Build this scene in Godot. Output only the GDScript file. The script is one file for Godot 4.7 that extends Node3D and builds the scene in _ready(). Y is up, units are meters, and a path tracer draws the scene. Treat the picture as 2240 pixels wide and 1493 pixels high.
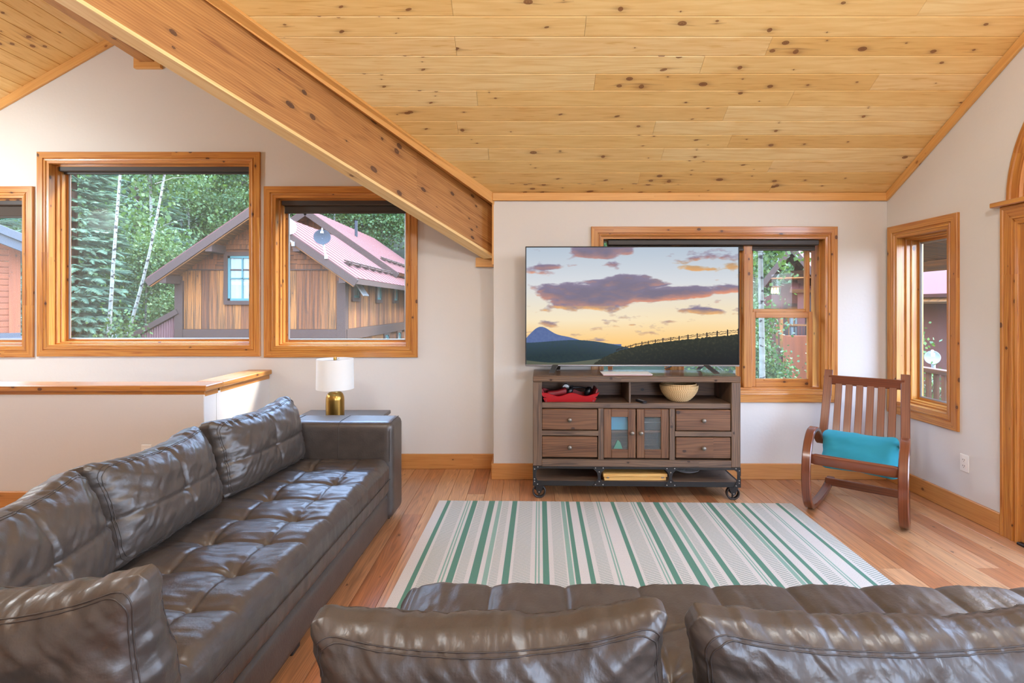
extends Node3D
# A sitting room with a pine ceiling: built in metres, the camera stands at the origin 1.416 m above the floor and looks along -z.

func _ready() -> void:
	# camera: level, with a shifted lens (vertical lines stay upright)
	var cam := Camera3D.new()
	cam.name = "camera"
	cam.projection = Camera3D.PROJECTION_FRUSTUM
	cam.near = 0.05
	cam.far = 300.0
	cam.size = 0.05 * 1493.0 / 1150.0
	cam.frustum_offset = Vector2(-35.0, -76.5) / 1150.0 * 0.05
	cam.position = Vector3(0, 1.416, 0)
	cam.current = true
	add_child(cam)
	# sky, sun, exposure
	var we := WorldEnvironment.new()
	we.name = "environment"
	var env := Environment.new()
	env.background_mode = Environment.BG_SKY
	var sky := Sky.new()
	var pm := ProceduralSkyMaterial.new()
	pm.sky_top_color = Color(0.62, 0.76, 0.95)
	pm.sky_horizon_color = Color(0.88, 0.92, 0.97)
	pm.sky_curve = 0.2
	pm.ground_bottom_color = Color(0.30, 0.31, 0.27)
	pm.ground_horizon_color = Color(0.62, 0.64, 0.62)
	pm.energy_multiplier = 1.0
	pm.sky_energy_multiplier = 3.4
	pm.ground_energy_multiplier = 1.0
	sky.sky_material = pm
	env.sky = sky
	env.background_energy_multiplier = 1.0
	env.tonemap_mode = Environment.TONE_MAPPER_LINEAR
	env.tonemap_exposure = 1.25
	env.sdfgi_enabled = true
	env.ssao_enabled = true
	env.ssil_enabled = true
	we.environment = env
	add_child(we)
	var sun := DirectionalLight3D.new()
	sun.name = "sun"
	sun.light_color = Color(1.0, 0.95, 0.86)
	sun.light_energy = 2.5
	sun.light_angular_distance = 12.0
	sun.shadow_enabled = true
	sun.sky_mode = DirectionalLight3D.SKY_MODE_LIGHT_ONLY
	sun.look_at_from_position(Vector3(0.75, 1.0, -0.6), Vector3.ZERO)
	add_child(sun)
	rng.seed = 20
	materials()
	pendant(Vector3(1.4, 3.05, -0.75), 2.4, "added fill lamp, an unseen glass globe over the seating behind the camera")
	pendant(Vector3(-1.4, 3.05, -0.75), 2.4, "added fill lamp, an unseen glass globe beside the one over the seating")
	pendant(Vector3(-5.1, 2.45, -3.2), 3.0, "added fill lamp, an unseen glass globe over the stairs left of the picture")
	# the room
	build_floor()
	build_ceiling()
	build_shell()
	build_beams()
	build_door()
	# furniture
	build_sofas()
	build_cushions()
	build_rug()
	build_console()
	build_tv()
	build_rocker()
	build_side_table()
	build_console_things()
	outlet(Vector3(RX, 0.36, -3.548), Vector3.BACK, "white power outlet on the right wall above the baseboard")
	outlet(Vector3(-2.66, 0.395, -3.668), Vector3.RIGHT, "white power outlet on the half wall just above the sofa cushions")
	# outside
	build_land()
	build_brown_house()
	build_other_houses()
	build_trees()

# ---------------------------------------------------------------- geometry
class G:
	var v := PackedVector3Array()
	var n := PackedVector3Array()
	var t := PackedVector2Array()
	var ix := PackedInt32Array()
	var x := Transform3D()
	var uo := Vector2.ZERO
	var swap := false

	func add(p: Vector3, nn: Vector3, uv: Vector2) -> int:
		v.append(x * p)
		n.append((x.basis * nn).normalized())
		t.append((Vector2(uv.y, uv.x) if swap else uv) + uo)
		return v.size() - 1

	func face(a: int, b: int, c: int) -> void:
		var cr := (v[b] - v[a]).cross(v[c] - v[a])
		if cr.dot(n[a] + n[b] + n[c]) > 0.0:
			ix.append_array(PackedInt32Array([a, c, b]))
		else:
			ix.append_array(PackedInt32Array([a, b, c]))

	func tri(a: Vector3, b: Vector3, c: Vector3, o: Vector3, ua := Vector2.ZERO, ub := Vector2.ZERO, uc := Vector2.ZERO) -> void:
		var nn := (b - a).cross(c - a).normalized()
		if nn.dot(o) < 0.0:
			nn = -nn
		var i := add(a, nn, ua)
		add(b, nn, ub)
		add(c, nn, uc)
		face(i, i + 1, i + 2)

	func quad(a: Vector3, b: Vector3, c: Vector3, d: Vector3, o: Vector3, ua := Vector2.ZERO, ub := Vector2.ZERO, uc := Vector2.ZERO, ud := Vector2.ZERO) -> void:
		var nn := (c - a).cross(d - b).normalized()
		if nn.dot(o) < 0.0:
			nn = -nn
		var i := add(a, nn, ua)
		add(b, nn, ub)
		add(c, nn, uc)
		add(d, nn, ud)
		face(i, i + 1, i + 2)
		face(i, i + 2, i + 3)

	func buv(p: Vector3, ax: int, g: int) -> Vector2:
		var o1 := (ax + 1) % 3
		var o2 := (ax + 2) % 3
		if o1 == g:
			return Vector2(p[o1], p[o2])
		return Vector2(p[o2], p[o1])

	func box(c: Vector3, s: Vector3, bev := 0.0, grain := -1) -> void:
		var h := s * 0.5
		bev = minf(bev, minf(h.x, minf(h.y, h.z)) * 0.9)
		var g := grain if grain >= 0 else (0 if s.x >= s.y and s.x >= s.z else (1 if s.y >= s.z else 2))
		var pt := func(ax: int, sg: Vector3) -> Vector3:
			var q := Vector3(sg.x * (h.x - bev), sg.y * (h.y - bev), sg.z * (h.z - bev))
			q[ax] = sg[ax] * h[ax]
			return c + q
		for ax in 3:
			for s1 in [-1.0, 1.0]:
				var o := Vector3.ZERO
				o[ax] = s1
				var q := []
				for k in [[-1, -1], [1, -1], [1, 1], [-1, 1]]:
					var sg := Vector3.ZERO
					sg[ax] = s1
					sg[(ax + 1) % 3] = k[0]
					sg[(ax + 2) % 3] = k[1]
					q.append(pt.call(ax, sg))
				quad(q[0], q[1], q[2], q[3], o, buv(q[0], ax, g), buv(q[1], ax, g), buv(q[2], ax, g), buv(q[3], ax, g))
		if bev <= 0.0:
			return
		for e in 3:
			var a1 := (e + 1) % 3
			var a2 := (e + 2) % 3
			for s1 in [-1.0, 1.0]:
				for s2 in [-1.0, 1.0]:
					var lo := Vector3.ZERO
					lo[e] = -1.0
					lo[a1] = s1
					lo[a2] = s2
					var hi := lo
					hi[e] = 1.0
					var o := lo
					o[e] = 0.0
					var q0: Vector3 = pt.call(a1, lo)
					var q1: Vector3 = pt.call(a2, lo)
					var q2: Vector3 = pt.call(a2, hi)
					var q3: Vector3 = pt.call(a1, hi)
					quad(q0, q1, q2, q3, o, buv(q0, a1, g), buv(q1, a1, g), buv(q2, a1, g), buv(q3, a1, g))
		for sx in [-1.0, 1.0]:
			for sy in [-1.0, 1.0]:
				for sz in [-1.0, 1.0]:
					var sg := Vector3(sx, sy, sz)
					tri(pt.call(0, sg), pt.call(1, sg), pt.call(2, sg), sg)

	# eight corners: four of the bottom ring, four of the top ring in the same order
	func hexa(p: Array, us := 1.0) -> void:
		var c := Vector3.ZERO
		for q in p:
			c += q / 8.0
		for f in [[0, 1, 2, 3], [4, 5, 6, 7], [0, 1, 5, 4], [1, 2, 6, 5], [2, 3, 7, 6], [3, 0, 4, 7]]:
			var m: Vector3 = (p[f[0]] + p[f[1]] + p[f[2]] + p[f[3]]) / 4.0
			var l: float = (p[f[1]] - p[f[0]]).length()
			var w: float = (p[f[3]] - p[f[0]]).length()
			quad(p[f[0]], p[f[1]], p[f[2]], p[f[3]], m - c, Vector2(0, 0), Vector2(l, 0) * us, Vector2(l, w) * us, Vector2(0, w) * us)

	# extrudes a polygon of the xy plane from z0 to z1, with a chamfer on the z1 side
	func prism(poly: PackedVector2Array, z0: float, z1: float) -> void:
		var id := Geometry2D.triangulate_polygon(poly)
		for k in range(0, id.size(), 3):
			var a := poly[id[k]]
			var b := poly[id[k + 1]]
			var c := poly[id[k + 2]]
			tri(Vector3(a.x, a.y, z1), Vector3(b.x, b.y, z1), Vector3(c.x, c.y, z1), Vector3(0, 0, z1 - z0), a, b, c)
			tri(Vector3(a.x, a.y, z0), Vector3(b.x, b.y, z0), Vector3(c.x, c.y, z0), Vector3(0, 0, z0 - z1), a, b, c)
		var cw := Geometry2D.is_polygon_clockwise(poly)
		var l := 0.0
		for k in poly.size():
			var a := poly[k]
			var b := poly[(k + 1) % poly.size()]
			var d := (b - a)
			var o := Vector3(-d.y, d.x, 0) if cw else Vector3(d.y, -d.x, 0)
			quad(Vector3(a.x, a.y, z0), Vector3(b.x, b.y, z0), Vector3(b.x, b.y, z1), Vector3(a.x, a.y, z1), o, Vector2(l, 0), Vector2(l + d.length(), 0), Vector2(l + d.length(), z1 - z0), Vector2(l, z1 - z0))
			l += d.length()

	# a ring of points turned about the y axis at c: profile holds (radius, height)
	func lathe(c: Vector3, prof: Array, seg := 24, arc := TAU) -> void:
		var base := v.size()
		var m := prof.size()
		var l := 0.0
		for j in m:
			var p: Vector2 = prof[j]
			var d: Vector2 = prof[mini(j + 1, m - 1)] - prof[maxi(j - 1, 0)]
			var nn := Vector2(d.y, -d.x).normalized()
			if j > 0:
				l += (prof[j] - prof[j - 1]).length()
			for i in seg + 1:
				var a := arc * i / seg
				add(c + Vector3(cos(a) * p.x, p.y, sin(a) * p.x), Vector3(cos(a) * nn.x, nn.y, sin(a) * nn.x), Vector2(a / TAU, l))
		for j in m - 1:
			for i in seg:
				var k := base + j * (seg + 1) + i
				face(k, k + 1, k + seg + 2)
				face(k, k + seg + 2, k + seg + 1)

	# a round bar along a path
	func tube(path: Array, r: float, sides := 8, closed := false, taper := 1.0) -> void:
		var base := v.size()
		var m := path.size()
		var up := Vector3.UP
		var l := 0.0
		for j in m:
			var a: Vector3 = path[(j - 1 + m) % m] if closed else path[maxi(j - 1, 0)]
			var b: Vector3 = path[(j + 1) % m] if closed else path[mini(j + 1, m - 1)]
			var d := (b - a).normalized()
			if j == 0:
				up = Vector3.UP if absf(d.y) < 0.9 else Vector3.RIGHT
			var s := d.cross(up).normalized()
			up = s.cross(d).normalized()
			if j > 0:
				l += (path[j] - path[j - 1]).length()
			var rr := r * lerpf(1.0, taper, float(j) / maxf(1.0, m - 1))
			for i in sides + 1:
				var an := TAU * i / sides
				var o := s * cos(an) + up * sin(an)
				add(path[j] + o * rr, o, Vector2(l, rr * an))
		var rows := m if closed else m - 1
		for j in rows:
			for i in sides:
				var k := base + j * (sides + 1) + i
				var k2 := base + ((j + 1) % m) * (sides + 1) + i
				face(k, k + 1, k2 + 1)
				face(k, k2 + 1, k2)
		if not closed:
			for e in [0, m - 1]:
				var d: Vector3 = (path[0] - path[1]) if e == 0 else (path[m - 1] - path[m - 2])
				var ci := add(path[e], d.normalized(), Vector2.ZERO)
				var st := v.size()
				for i in sides:
					v.append(v[base + e * (sides + 1) + i])
					n.append((x.basis * d).normalized())
					t.append(Vector2.ZERO)
				for i in sides:
					face(ci, st + i, st + (i + 1) % sides)

	# a flat bar: its section (a along side, b across) follows a path that turns about side
	func ribbon(path: Array, side: Vector3, w: float, th: float, ch := 0.004) -> void:
		var hw := w / 2
		var ht := th / 2
		var sec := [Vector2(-hw + ch, -ht), Vector2(hw - ch, -ht), Vector2(hw, -ht + ch), Vector2(hw, ht - ch), Vector2(hw - ch, ht), Vector2(-hw + ch, ht), Vector2(-hw, ht - ch), Vector2(-hw, -ht + ch)]
		sweep(path, side, sec)

	func sweep(path: Array, side: Vector3, sec: Array) -> void:
		var m := path.size()
		var nr := []
		var ls := [0.0]
		for j in m:
			var d: Vector3 = (path[mini(j + 1, m - 1)] - path[maxi(j - 1, 0)]).normalized()
			nr.append(d.cross(side).normalized())
			if j > 0:
				ls.append(ls[j - 1] + (path[j] - path[j - 1]).length())
		var per := 0.0
		for k in sec.size():
			var a: Vector2 = sec[k]
			var b: Vector2 = sec[(k + 1) % sec.size()]
			var e := Vector2(b.y - a.y, a.x - b.x).normalized()
			var base := v.size()
			for j in m:
				var nn: Vector3 = side * e.x + nr[j] * e.y
				add(path[j] + side * a.x + nr[j] * a.y, nn, Vector2(ls[j], per))
				add(path[j] + side * b.x + nr[j] * b.y, nn, Vector2(ls[j], per + (b - a).length()))
			per += (b - a).length()
			for j in m - 1:
				var q := base + 2 * j
				face(q, q + 1, q + 3)
				face(q, q + 3, q + 2)
		for e in [0, m - 1]:
			var d: Vector3 = (path[0] - path[1]) if e == 0 else (path[m - 1] - path[m - 2])
			for k in range(1, sec.size() - 1):
				var a: Vector3 = path[e] + side * sec[0].x + nr[e] * sec[0].y
				var b: Vector3 = path[e] + side * sec[k].x + nr[e] * sec[k].y
				var c: Vector3 = path[e] + side * sec[k + 1].x + nr[e] * sec[k + 1].y
				tri(a, b, c, d)

	# a soft box: a subdivided rounded box whose points pass through disp(point, normal)
	func puff(size: Vector3, step: float, rad: float, disp: Callable) -> void:
		var h := size * 0.5
		var inner := h - Vector3.ONE * rad
		inner = Vector3(maxf(inner.x, 0.0), maxf(inner.y, 0.0), maxf(inner.z, 0.0))
		var at := {}
		var first := v.size()
		for ax in 3:
			var a1 := (ax + 1) % 3
			var a2 := (ax + 2) % 3
			var n1 := maxi(4, int(ceil(size[a1] / step)))
			var n2 := maxi(4, int(ceil(size[a2] / step)))
			for sg in [-1.0, 1.0]:
				var id := PackedInt32Array()
				for j in n2 + 1:
					for i in n1 + 1:
						var q := Vector3.ZERO
						q[ax] = sg * h[ax]
						q[a1] = lerpf(-h[a1], h[a1], float(i) / n1)
						q[a2] = lerpf(-h[a2], h[a2], float(j) / n2)
						var key := Vector3i((q * 20000.0).round())
						if not at.has(key):
							var c := q.clamp(-inner, inner)
							var nn := (q - c).normalized()
							# spread points evenly round the edge
							var p := c + nn * rad
							var r: Vector3 = disp.call(p, nn)
							at[key] = v.size()
							v.append(x * r)
							n.append(Vector3.ZERO)
							t.append(Vector2(p.x + p.y, p.z))
						id.append(at[key])
				for j in n2:
					for i in n1:
						var k := j * (n1 + 1) + i
						for f in [[id[k], id[k + 1], id[k + n1 + 2]], [id[k], id[k + n1 + 2], id[k + n1 + 1]]]:
							if sg > 0:
								ix.append_array(PackedInt32Array([f[0], f[2], f[1]]))
							else:
								ix.append_array(PackedInt32Array(f))
		smooth(first)

	func smooth(first: int) -> void:
		for k in range(0, ix.size(), 3):
			var a := ix[k]
			if a < first:
				continue
			var b := ix[k + 1]
			var c := ix[k + 2]
			var cr := (v[c] - v[a]).cross(v[b] - v[a])
			n[a] += cr
			n[b] += cr
			n[c] += cr
		for k in range(first, n.size()):
			n[k] = n[k].normalized()

	# a grid surface, f(i, j) gives a point; up tells which way it faces
	func sheet(nu: int, nv: int, f: Callable, up: Vector3, uvs := 1.0) -> void:
		var base := v.size()
		var pts := []
		for j in nv + 1:
			for i in nu + 1:
				pts.append(f.call(float(i) / nu, float(j) / nv))
		for j in nv + 1:
			for i in nu + 1:
				var w := nu + 1
				var du: Vector3 = pts[j * w + mini(i + 1, nu)] - pts[j * w + maxi(i - 1, 0)]
				var dv: Vector3 = pts[mini(j + 1, nv) * w + i] - pts[maxi(j - 1, 0) * w + i]
				var nn := du.cross(dv).normalized()
				if nn.dot(up) < 0.0:
					nn = -nn
				add(pts[j * w + i], nn, Vector2(float(i) / nu, float(j) / nv) * uvs)
		for j in nv:
			for i in nu:
				var k := base + j * (nu + 1) + i
				face(k, k + 1, k + nu + 2)
				face(k, k + nu + 2, k + nu + 1)

	# one side of a mitred frame: corners a, b of the outer edge, inward and out directions, profile of (inset, height)
	func moulding(a: Vector3, b: Vector3, inw: Vector3, out: Vector3, prof: Array, m0 := 1.0, m1 := 1.0) -> void:
		var d := (b - a).normalized()
		var per := 0.0
		var len := (b - a).length()
		for k in prof.size() - 1:
			var p: Vector2 = prof[k]
			var q: Vector2 = prof[k + 1]
			var e := Vector2(-(q.y - p.y), q.x - p.x).normalized()
			var pa := a + inw * p.x + out * p.y + d * p.x * m0
			var pb := b + inw * p.x + out * p.y - d * p.x * m1
			var qa := a + inw * q.x + out * q.y + d * q.x * m0
			var qb := b + inw * q.x + out * q.y - d * q.x * m1
			var l := (q - p).length()
			quad(pa, pb, qb, qa, inw * e.x + out * e.y, Vector2(p.x * m0, per), Vector2(len - p.x * m1, per), Vector2(len - q.x * m1, per + l), Vector2(q.x * m0, per + l))
			per += l
		for e in [0, 1]:   # ends
			var at: Vector3 = a if e == 0 else b
			var sg: float = d.dot(d) * (m0 if e == 0 else -m1)
			var p0: Vector2 = prof[0]
			for k in range(1, prof.size() - 1):
				var p: Vector2 = prof[k]
				var q: Vector2 = prof[k + 1]
				tri(at + inw * p0.x + out * p0.y + d * p0.x * sg, at + inw * p.x + out * p.y + d * p.x * sg, at + inw * q.x + out * q.y + d * q.x * sg, -d if e == 0 else d)

	func mesh() -> ArrayMesh:
		var arr := []
		arr.resize(Mesh.ARRAY_MAX)
		arr[Mesh.ARRAY_VERTEX] = v
		arr[Mesh.ARRAY_NORMAL] = n
		arr[Mesh.ARRAY_TEX_UV] = t
		arr[Mesh.ARRAY_INDEX] = ix
		var m := ArrayMesh.new()
		m.add_surface_from_arrays(Mesh.PRIMITIVE_TRIANGLES, arr)
		return m


# ---------------------------------------------------------------- objects
var taken := {}
var M := {}
var rng := RandomNumberGenerator.new()

func numbered(called: String) -> String:
	var k: int = taken.get(called, -1) + 1
	taken[called] = k
	return called if k == 0 else "%s_%03d" % [called, k]

func thing(called: String, label: String, category: String, at := Vector3.ZERO, turn := 0.0, group := "") -> Node3D:
	var o := Node3D.new()
	o.name = numbered(called)
	add_child(o)
	o.position = at
	o.rotation.y = turn
	o.set_meta("label", label)
	o.set_meta("category", category)
	if group:
		o.set_meta("group", group)
	return o

func setting(called: String, label := "") -> Node3D:
	var o := Node3D.new()
	o.name = called
	add_child(o)
	o.set_meta("kind", "structure")
	if label:
		o.set_meta("label", label)
	return o

func part(parent: Node3D, called: String, g: G, m: Material, label := "") -> MeshInstance3D:
	return put(parent, called, g.mesh(), m, label)

func put(parent: Node3D, called: String, me: Mesh, m: Material, label := "") -> MeshInstance3D:
	var o := MeshInstance3D.new()
	o.name = called
	o.mesh = me
	o.material_override = null
	if m:
		o.set_surface_override_material(0, m)
	parent.add_child(o, true)
	if label:
		o.set_meta("label", label)
	return o

func copy(o: Node3D, label := "") -> Node3D:
	var c: Node3D = o.duplicate()
	var nm := String(o.name)
	if nm.length() > 4 and nm.right(3).is_valid_int():
		nm = nm.left(nm.length() - 4)
	c.name = numbered(nm)
	add_child(c)
	if label:
		c.set_meta("label", label)
	return c

func boxpart(parent: Node3D, called: String, c: Vector3, s: Vector3, m: Material, bev := 0.003, grain := -1, label := "") -> MeshInstance3D:
	var g := G.new()
	g.uo = Vector2(rng.randf() * 2.0, rng.randf())
	g.box(c, s, bev, grain)
	return part(parent, called, g, m, label)

func spline(pts: Array, per := 8) -> Array:
	var out := []
	for i in pts.size() - 1:
		var p0 = pts[maxi(i - 1, 0)]
		var p1 = pts[i]
		var p2 = pts[i + 1]
		var p3 = pts[mini(i + 2, pts.size() - 1)]
		for k in per:
			var u := float(k) / per
			out.append(0.5 * ((2.0 * p1) + (p2 - p0) * u + (2.0 * p0 - 5.0 * p1 + 4.0 * p2 - p3) * u * u + (3.0 * p1 - p0 - 3.0 * p2 + p3) * u * u * u))
	out.append(pts[pts.size() - 1])
	return out

# ---------------------------------------------------------------- textures and materials
func noise_bytes(w: int, h: int, sx: int, sy: int, freq: float, sd: int, oct := 3, type := FastNoiseLite.TYPE_SIMPLEX_SMOOTH) -> PackedByteArray:
	var f := FastNoiseLite.new()
	f.seed = sd
	f.frequency = freq
	f.noise_type = type
	f.fractal_octaves = oct
	var im := f.get_image(maxi(2, w / sx), maxi(2, h / sy), false, false, true)
	im.convert(Image.FORMAT_L8)
	im.resize(w, h, Image.INTERPOLATE_CUBIC)
	return im.get_data()

# boards: long grain along u. lm x wm metres on w x h pixels
func wood_tex(w: int, h: int, lm: float, wm: float, lt: Color, dk: Color, kn: Color, o: Dictionary) -> ImageTexture:
	var sd: int = o.get("seed", 1)
	var r := RandomNumberGenerator.new()
	r.seed = sd
	var rings: float = o.get("rings", 60.0)
	var ra: float = o.get("ring", 0.5)
	var fa: float = o.get("fiber", 0.35)
	var warp: float = o.get("warp", 0.02)
	var streak: float = o.get("streak", 0.0)
	var blot: float = o.get("blot", 0.25)
	var tails: float = o.get("tails", 0.0)
	var n1 := noise_bytes(w, h, 8, 1, 0.012, sd + 1, 2)
	var n2 := noise_bytes(w, h, 32, 1, 0.22, sd + 2, 3)
	var n3 := noise_bytes(w, h, 10, 1, 0.03, sd + 3, 3)
	var n4 := noise_bytes(w, h, 12, 1, 0.05, sd + 4, 4)
	var knots := []
	for k in int(o.get("knots", 0)):
		var kr: float = r.randf_range(0.25, 1.0) ** 1.3 * float(o.get("kr", 0.012))
		knots.append([r.randf_range(0.02, lm - 0.02), r.randf_range(0.1, 0.9) * wm, kr, r.randf_range(1.0, 1.7), r.randf()])
	var data := PackedByteArray()
	data.resize(w * h * 3)
	var colk := []
	for px in w:   # knots near each column
		var xm := lm * px / w
		var near := []
		for k in knots:
			if absf(xm - k[0]) < k[2] * 9.0:
				near.append(k)
		colk.append(near)
	for py in h:
		var ym := wm * py / h
		for px in w:
			var xm := lm * px / w
			var i := py * w + px
			var yy := ym + (n1[i] / 255.0 - 0.5) * warp
			var kd := 0.0
			var halo := 0.0
			var tail := 0.0
			for k in colk[px]:
				var dx: float = (xm - k[0]) / (k[2] * 3.2)
				var dy: float = (ym - k[1]) / (k[2] * 1.5)
				var d2 := dx * dx + dy * dy
				if tails > 0.0:
					tail = maxf(tail, tails * exp(-absf(xm - k[0]) / (k[2] * (2.0 + 3.0 * k[4]))) * exp(-pow((yy - k[1]) / (k[2] * 0.3), 2.0)))
				if d2 < 6.0:
					var e := exp(-d2 * 1.3)
					yy = lerpf(yy, k[1], 0.75 * e)
					halo = maxf(halo, e * 0.55)
					var ex: float = (xm - k[0]) / (k[2] * k[3])
					var ey: float = (ym - k[1]) / k[2]
					var d3 := ex * ex + ey * ey
					if d3 < 1.0:
						kd = maxf(kd, 0.55 + 0.45 * absf(sin(d3 * 7.0 + k[4] * 6.0)) if d3 < 0.75 else 1.0)
			var ring := 0.5 + 0.5 * sin(yy * rings * TAU + (n1[i] / 255.0) * 5.0)
			ring = ring * ring
			var tone := ring * ra + (n2[i] / 255.0) * fa + (n3[i] / 255.0 - 0.5) * blot
			if streak > 0.0:
				tone += maxf(0.0, n4[i] / 255.0 - (1.0 - streak)) * 3.0
			var c := lt.lerp(dk, clampf(tone, 0.0, 1.0))
			if tail > 0.0:
				c = c.lerp(kn, minf(tail, 0.7))
			if halo > 0.0:
				c = c.lerp(kn, halo * (0.35 + 0.4 * ring))
			if kd > 0.0:
				c = c.lerp(kn, kd * 0.85)
			data[i * 3] = int(clampf(c.r, 0, 1) * 255.0)
			data[i * 3 + 1] = int(clampf(c.g, 0, 1) * 255.0)
			data[i * 3 + 2] = int(clampf(c.b, 0, 1) * 255.0)
	return ImageTexture.create_from_image(Image.create_from_data(w, h, false, Image.FORMAT_RGB8, data))

func sm(col: Color, rough := 0.6, metal := 0.0) -> StandardMaterial3D:
	var m := StandardMaterial3D.new()
	m.albedo_color = col
	m.roughness = rough
	m.metallic = metal
	return m

func wm(tex: Texture2D, lm: float, wmm: float, rough := 0.45, coat := 0.0, tint := Color.WHITE) -> StandardMaterial3D:
	var m := sm(tint, rough)
	m.albedo_texture = tex
	m.uv1_scale = Vector3(1.0 / lm, 1.0 / wmm, 1)
	if coat > 0.0:
		m.clearcoat_enabled = true
		m.clearcoat = coat
		m.clearcoat_roughness = 0.15
	return m

func noise_tex(size: int, freq: float, sd: int, lo: Color, hi: Color, oct := 4, type := FastNoiseLite.TYPE_SIMPLEX_SMOOTH) -> NoiseTexture2D:
	var f := FastNoiseLite.new()
	f.seed = sd
	f.frequency = freq
	f.noise_type = type
	f.fractal_octaves = oct
	var tx := NoiseTexture2D.new()
	tx.width = size
	tx.height = size
	tx.seamless = true
	tx.noise = f
	var gr := Gradient.new()
	gr.colors = PackedColorArray([lo, hi])
	tx.color_ramp = gr
	return tx

func glass(alpha := 0.05) -> StandardMaterial3D:
	var m := sm(Color(0.93, 0.96, 0.95, alpha), 0.02)
	m.transparency = BaseMaterial3D.TRANSPARENCY_ALPHA
	m.metallic_specular = 0.2
	return m

func materials() -> void:
	# ceiling pine, pale and knotty
	for k in 6:
		var tx := wood_tex(2048, 96, 3.0, 0.13, [Color("f1cf8f"), Color("ecc683"), Color("f4d89e"), Color("e8c07a"), Color("f0cc88"), Color("f0d096")][k], Color("d6a55e"), Color("7a4e2c"), {"seed": 11 + k * 7, "rings": 14.0 + 4.0 * (k % 3), "ring": 0.2, "fiber": 0.26, "warp": 0.05, "knots": [5, 8, 4, 9, 6, 7][k], "tails": 0.6, "kr": 0.017, "streak": [0.2, 0.3, 0.18, 0.34, 0.22, 0.3][k], "blot": 0.32})
		M["ceil%d" % k] = wm(tx, 3.0, 0.13, 0.5)
	# floor: fir and heart pine boards
	for k in 6:
		var lt: Color = [Color("c98f62"), Color("bd7d52"), Color("d29c6e"), Color("b57448"), Color("cd9768"), Color("c28658")][k]
		var tx := wood_tex(1024, 96, 2.6, 0.13, lt, lt.darkened(0.34), Color("4a2a1a"), {"seed": 91 + k * 5, "rings": 70.0, "ring": 0.34, "fiber": 0.42, "warp": 0.08, "knots": 4, "kr": 0.009, "streak": 0.2, "blot": 0.35})
		M["floor%d" % k] = wm(tx, 2.6, 0.13, 0.34, 0.25)
	# varnished pine of casings, caps and door
	for k in 3:
		var lt: Color = [Color("c98c42"), Color("c2843c"), Color("ce9446")][k]
		var tx := wood_tex(1024, 128, 2.4, 0.16, lt, Color("9c5820"), Color("43220f"), {"seed": 171 + k * 9, "rings": 46.0, "ring": 0.34, "fiber": 0.45, "warp": 0.03, "knots": 7, "kr": 0.012, "streak": 0.24, "blot": 0.4})
		M["pine%d" % k] = wm(tx, 2.4, 0.16, 0.36, 0.35)
	var tb := wood_tex(1024, 128, 2.4, 0.16, Color("c98d4e"), Color("a86a33"), Color("4c2a14"), {"seed": 211, "rings": 40.0, "ring": 0.2, "fiber": 0.35, "warp": 0.04, "knots": 6, "kr": 0.012, "streak": 0.2, "blot": 0.3})
	M.base = wm(tb, 2.4, 0.16, 0.42, 0.15)
	var tt := wood_tex(1024, 64, 2.4, 0.1, Color("dca662"), Color("c0843f"), Color("8a562a"), {"seed": 222, "rings": 40.0, "ring": 0.2, "fiber": 0.3, "warp": 0.03, "knots": 3, "kr": 0.01, "blot": 0.3})
	M.trim = wm(tt, 2.4, 0.1, 0.5)
	var tg := wood_tex(2048, 128, 4.2, 0.34, Color("be8a4e"), Color("8c582c"), Color("4a2c16"), {"seed": 233, "rings": 58.0, "ring": 0.3, "fiber": 0.45, "warp": 0.03, "knots": 26, "kr": 0.018, "streak": 0.3, "blot": 0.4})
	M.beam = wm(tg, 4.2, 0.34, 0.5)
	# console: greyed brown mango wood
	for k in 2:
		var tx := wood_tex(512, 128, 1.2, 0.3, [Color("7d5638"), Color("775c46")][k], [Color("50321f"), Color("4a382c")][k], Color("2c1c14"), {"seed": 251 + k, "rings": 42.0, "ring": 0.35, "fiber": 0.6, "warp": 0.06, "knots": 3, "kr": 0.012, "streak": 0.3, "blot": 0.5})
		M["mango%d" % k] = wm(tx, 1.2, 0.3, 0.46)
	var tr := wood_tex(512, 64, 1.2, 0.1, Color("7c4226"), Color("502614"), Color("341a0e"), {"seed": 261, "rings": 50.0, "ring": 0.3, "fiber": 0.5, "warp": 0.02, "blot": 0.3})
	M.rocker = wm(tr, 1.2, 0.1, 0.3, 0.5)
	var ty := wood_tex(512, 64, 0.8, 0.2, Color("d9a962"), Color("b98540"), Color("7a5126"), {"seed": 268, "rings": 50.0, "ring": 0.3, "fiber": 0.4, "warp": 0.02, "blot": 0.3})
	M.boxwood = wm(ty, 0.8, 0.2, 0.5)
	# weathered cladding of the houses outside
	for k in 5:
		var lt: Color = [Color("9a5e26"), Color("7c441a"), Color("6a3a16"), Color("8c5222"), Color("74401a")][k]
		var tx := wood_tex(512, 64, 4.0, 0.26, lt, lt.darkened(0.5), Color("3c2210"), {"seed": 281 + k * 3, "rings": 22.0, "ring": 0.3, "fiber": 0.6, "warp": 0.06, "knots": 5, "kr": 0.02, "streak": 0.34, "blot": 0.7})
		M["clad%d" % k] = wm(tx, 4.0, 0.26, 0.85)
	for k in 2:
		var tx := wood_tex(512, 64, 4.0, 0.26, Color("8c4620"), Color("6e3316"), Color("46200e"), {"seed": 301 + k * 3, "rings": 20.0, "ring": 0.2, "fiber": 0.4, "warp": 0.06, "knots": 8, "kr": 0.018, "blot": 0.4})
		M["cedar%d" % k] = wm(tx, 4.0, 0.26, 0.7)
	M.fascia = sm(Color("3c261b"), 0.8)
	M.roof = sm(Color("64342e"), 0.85)
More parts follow.
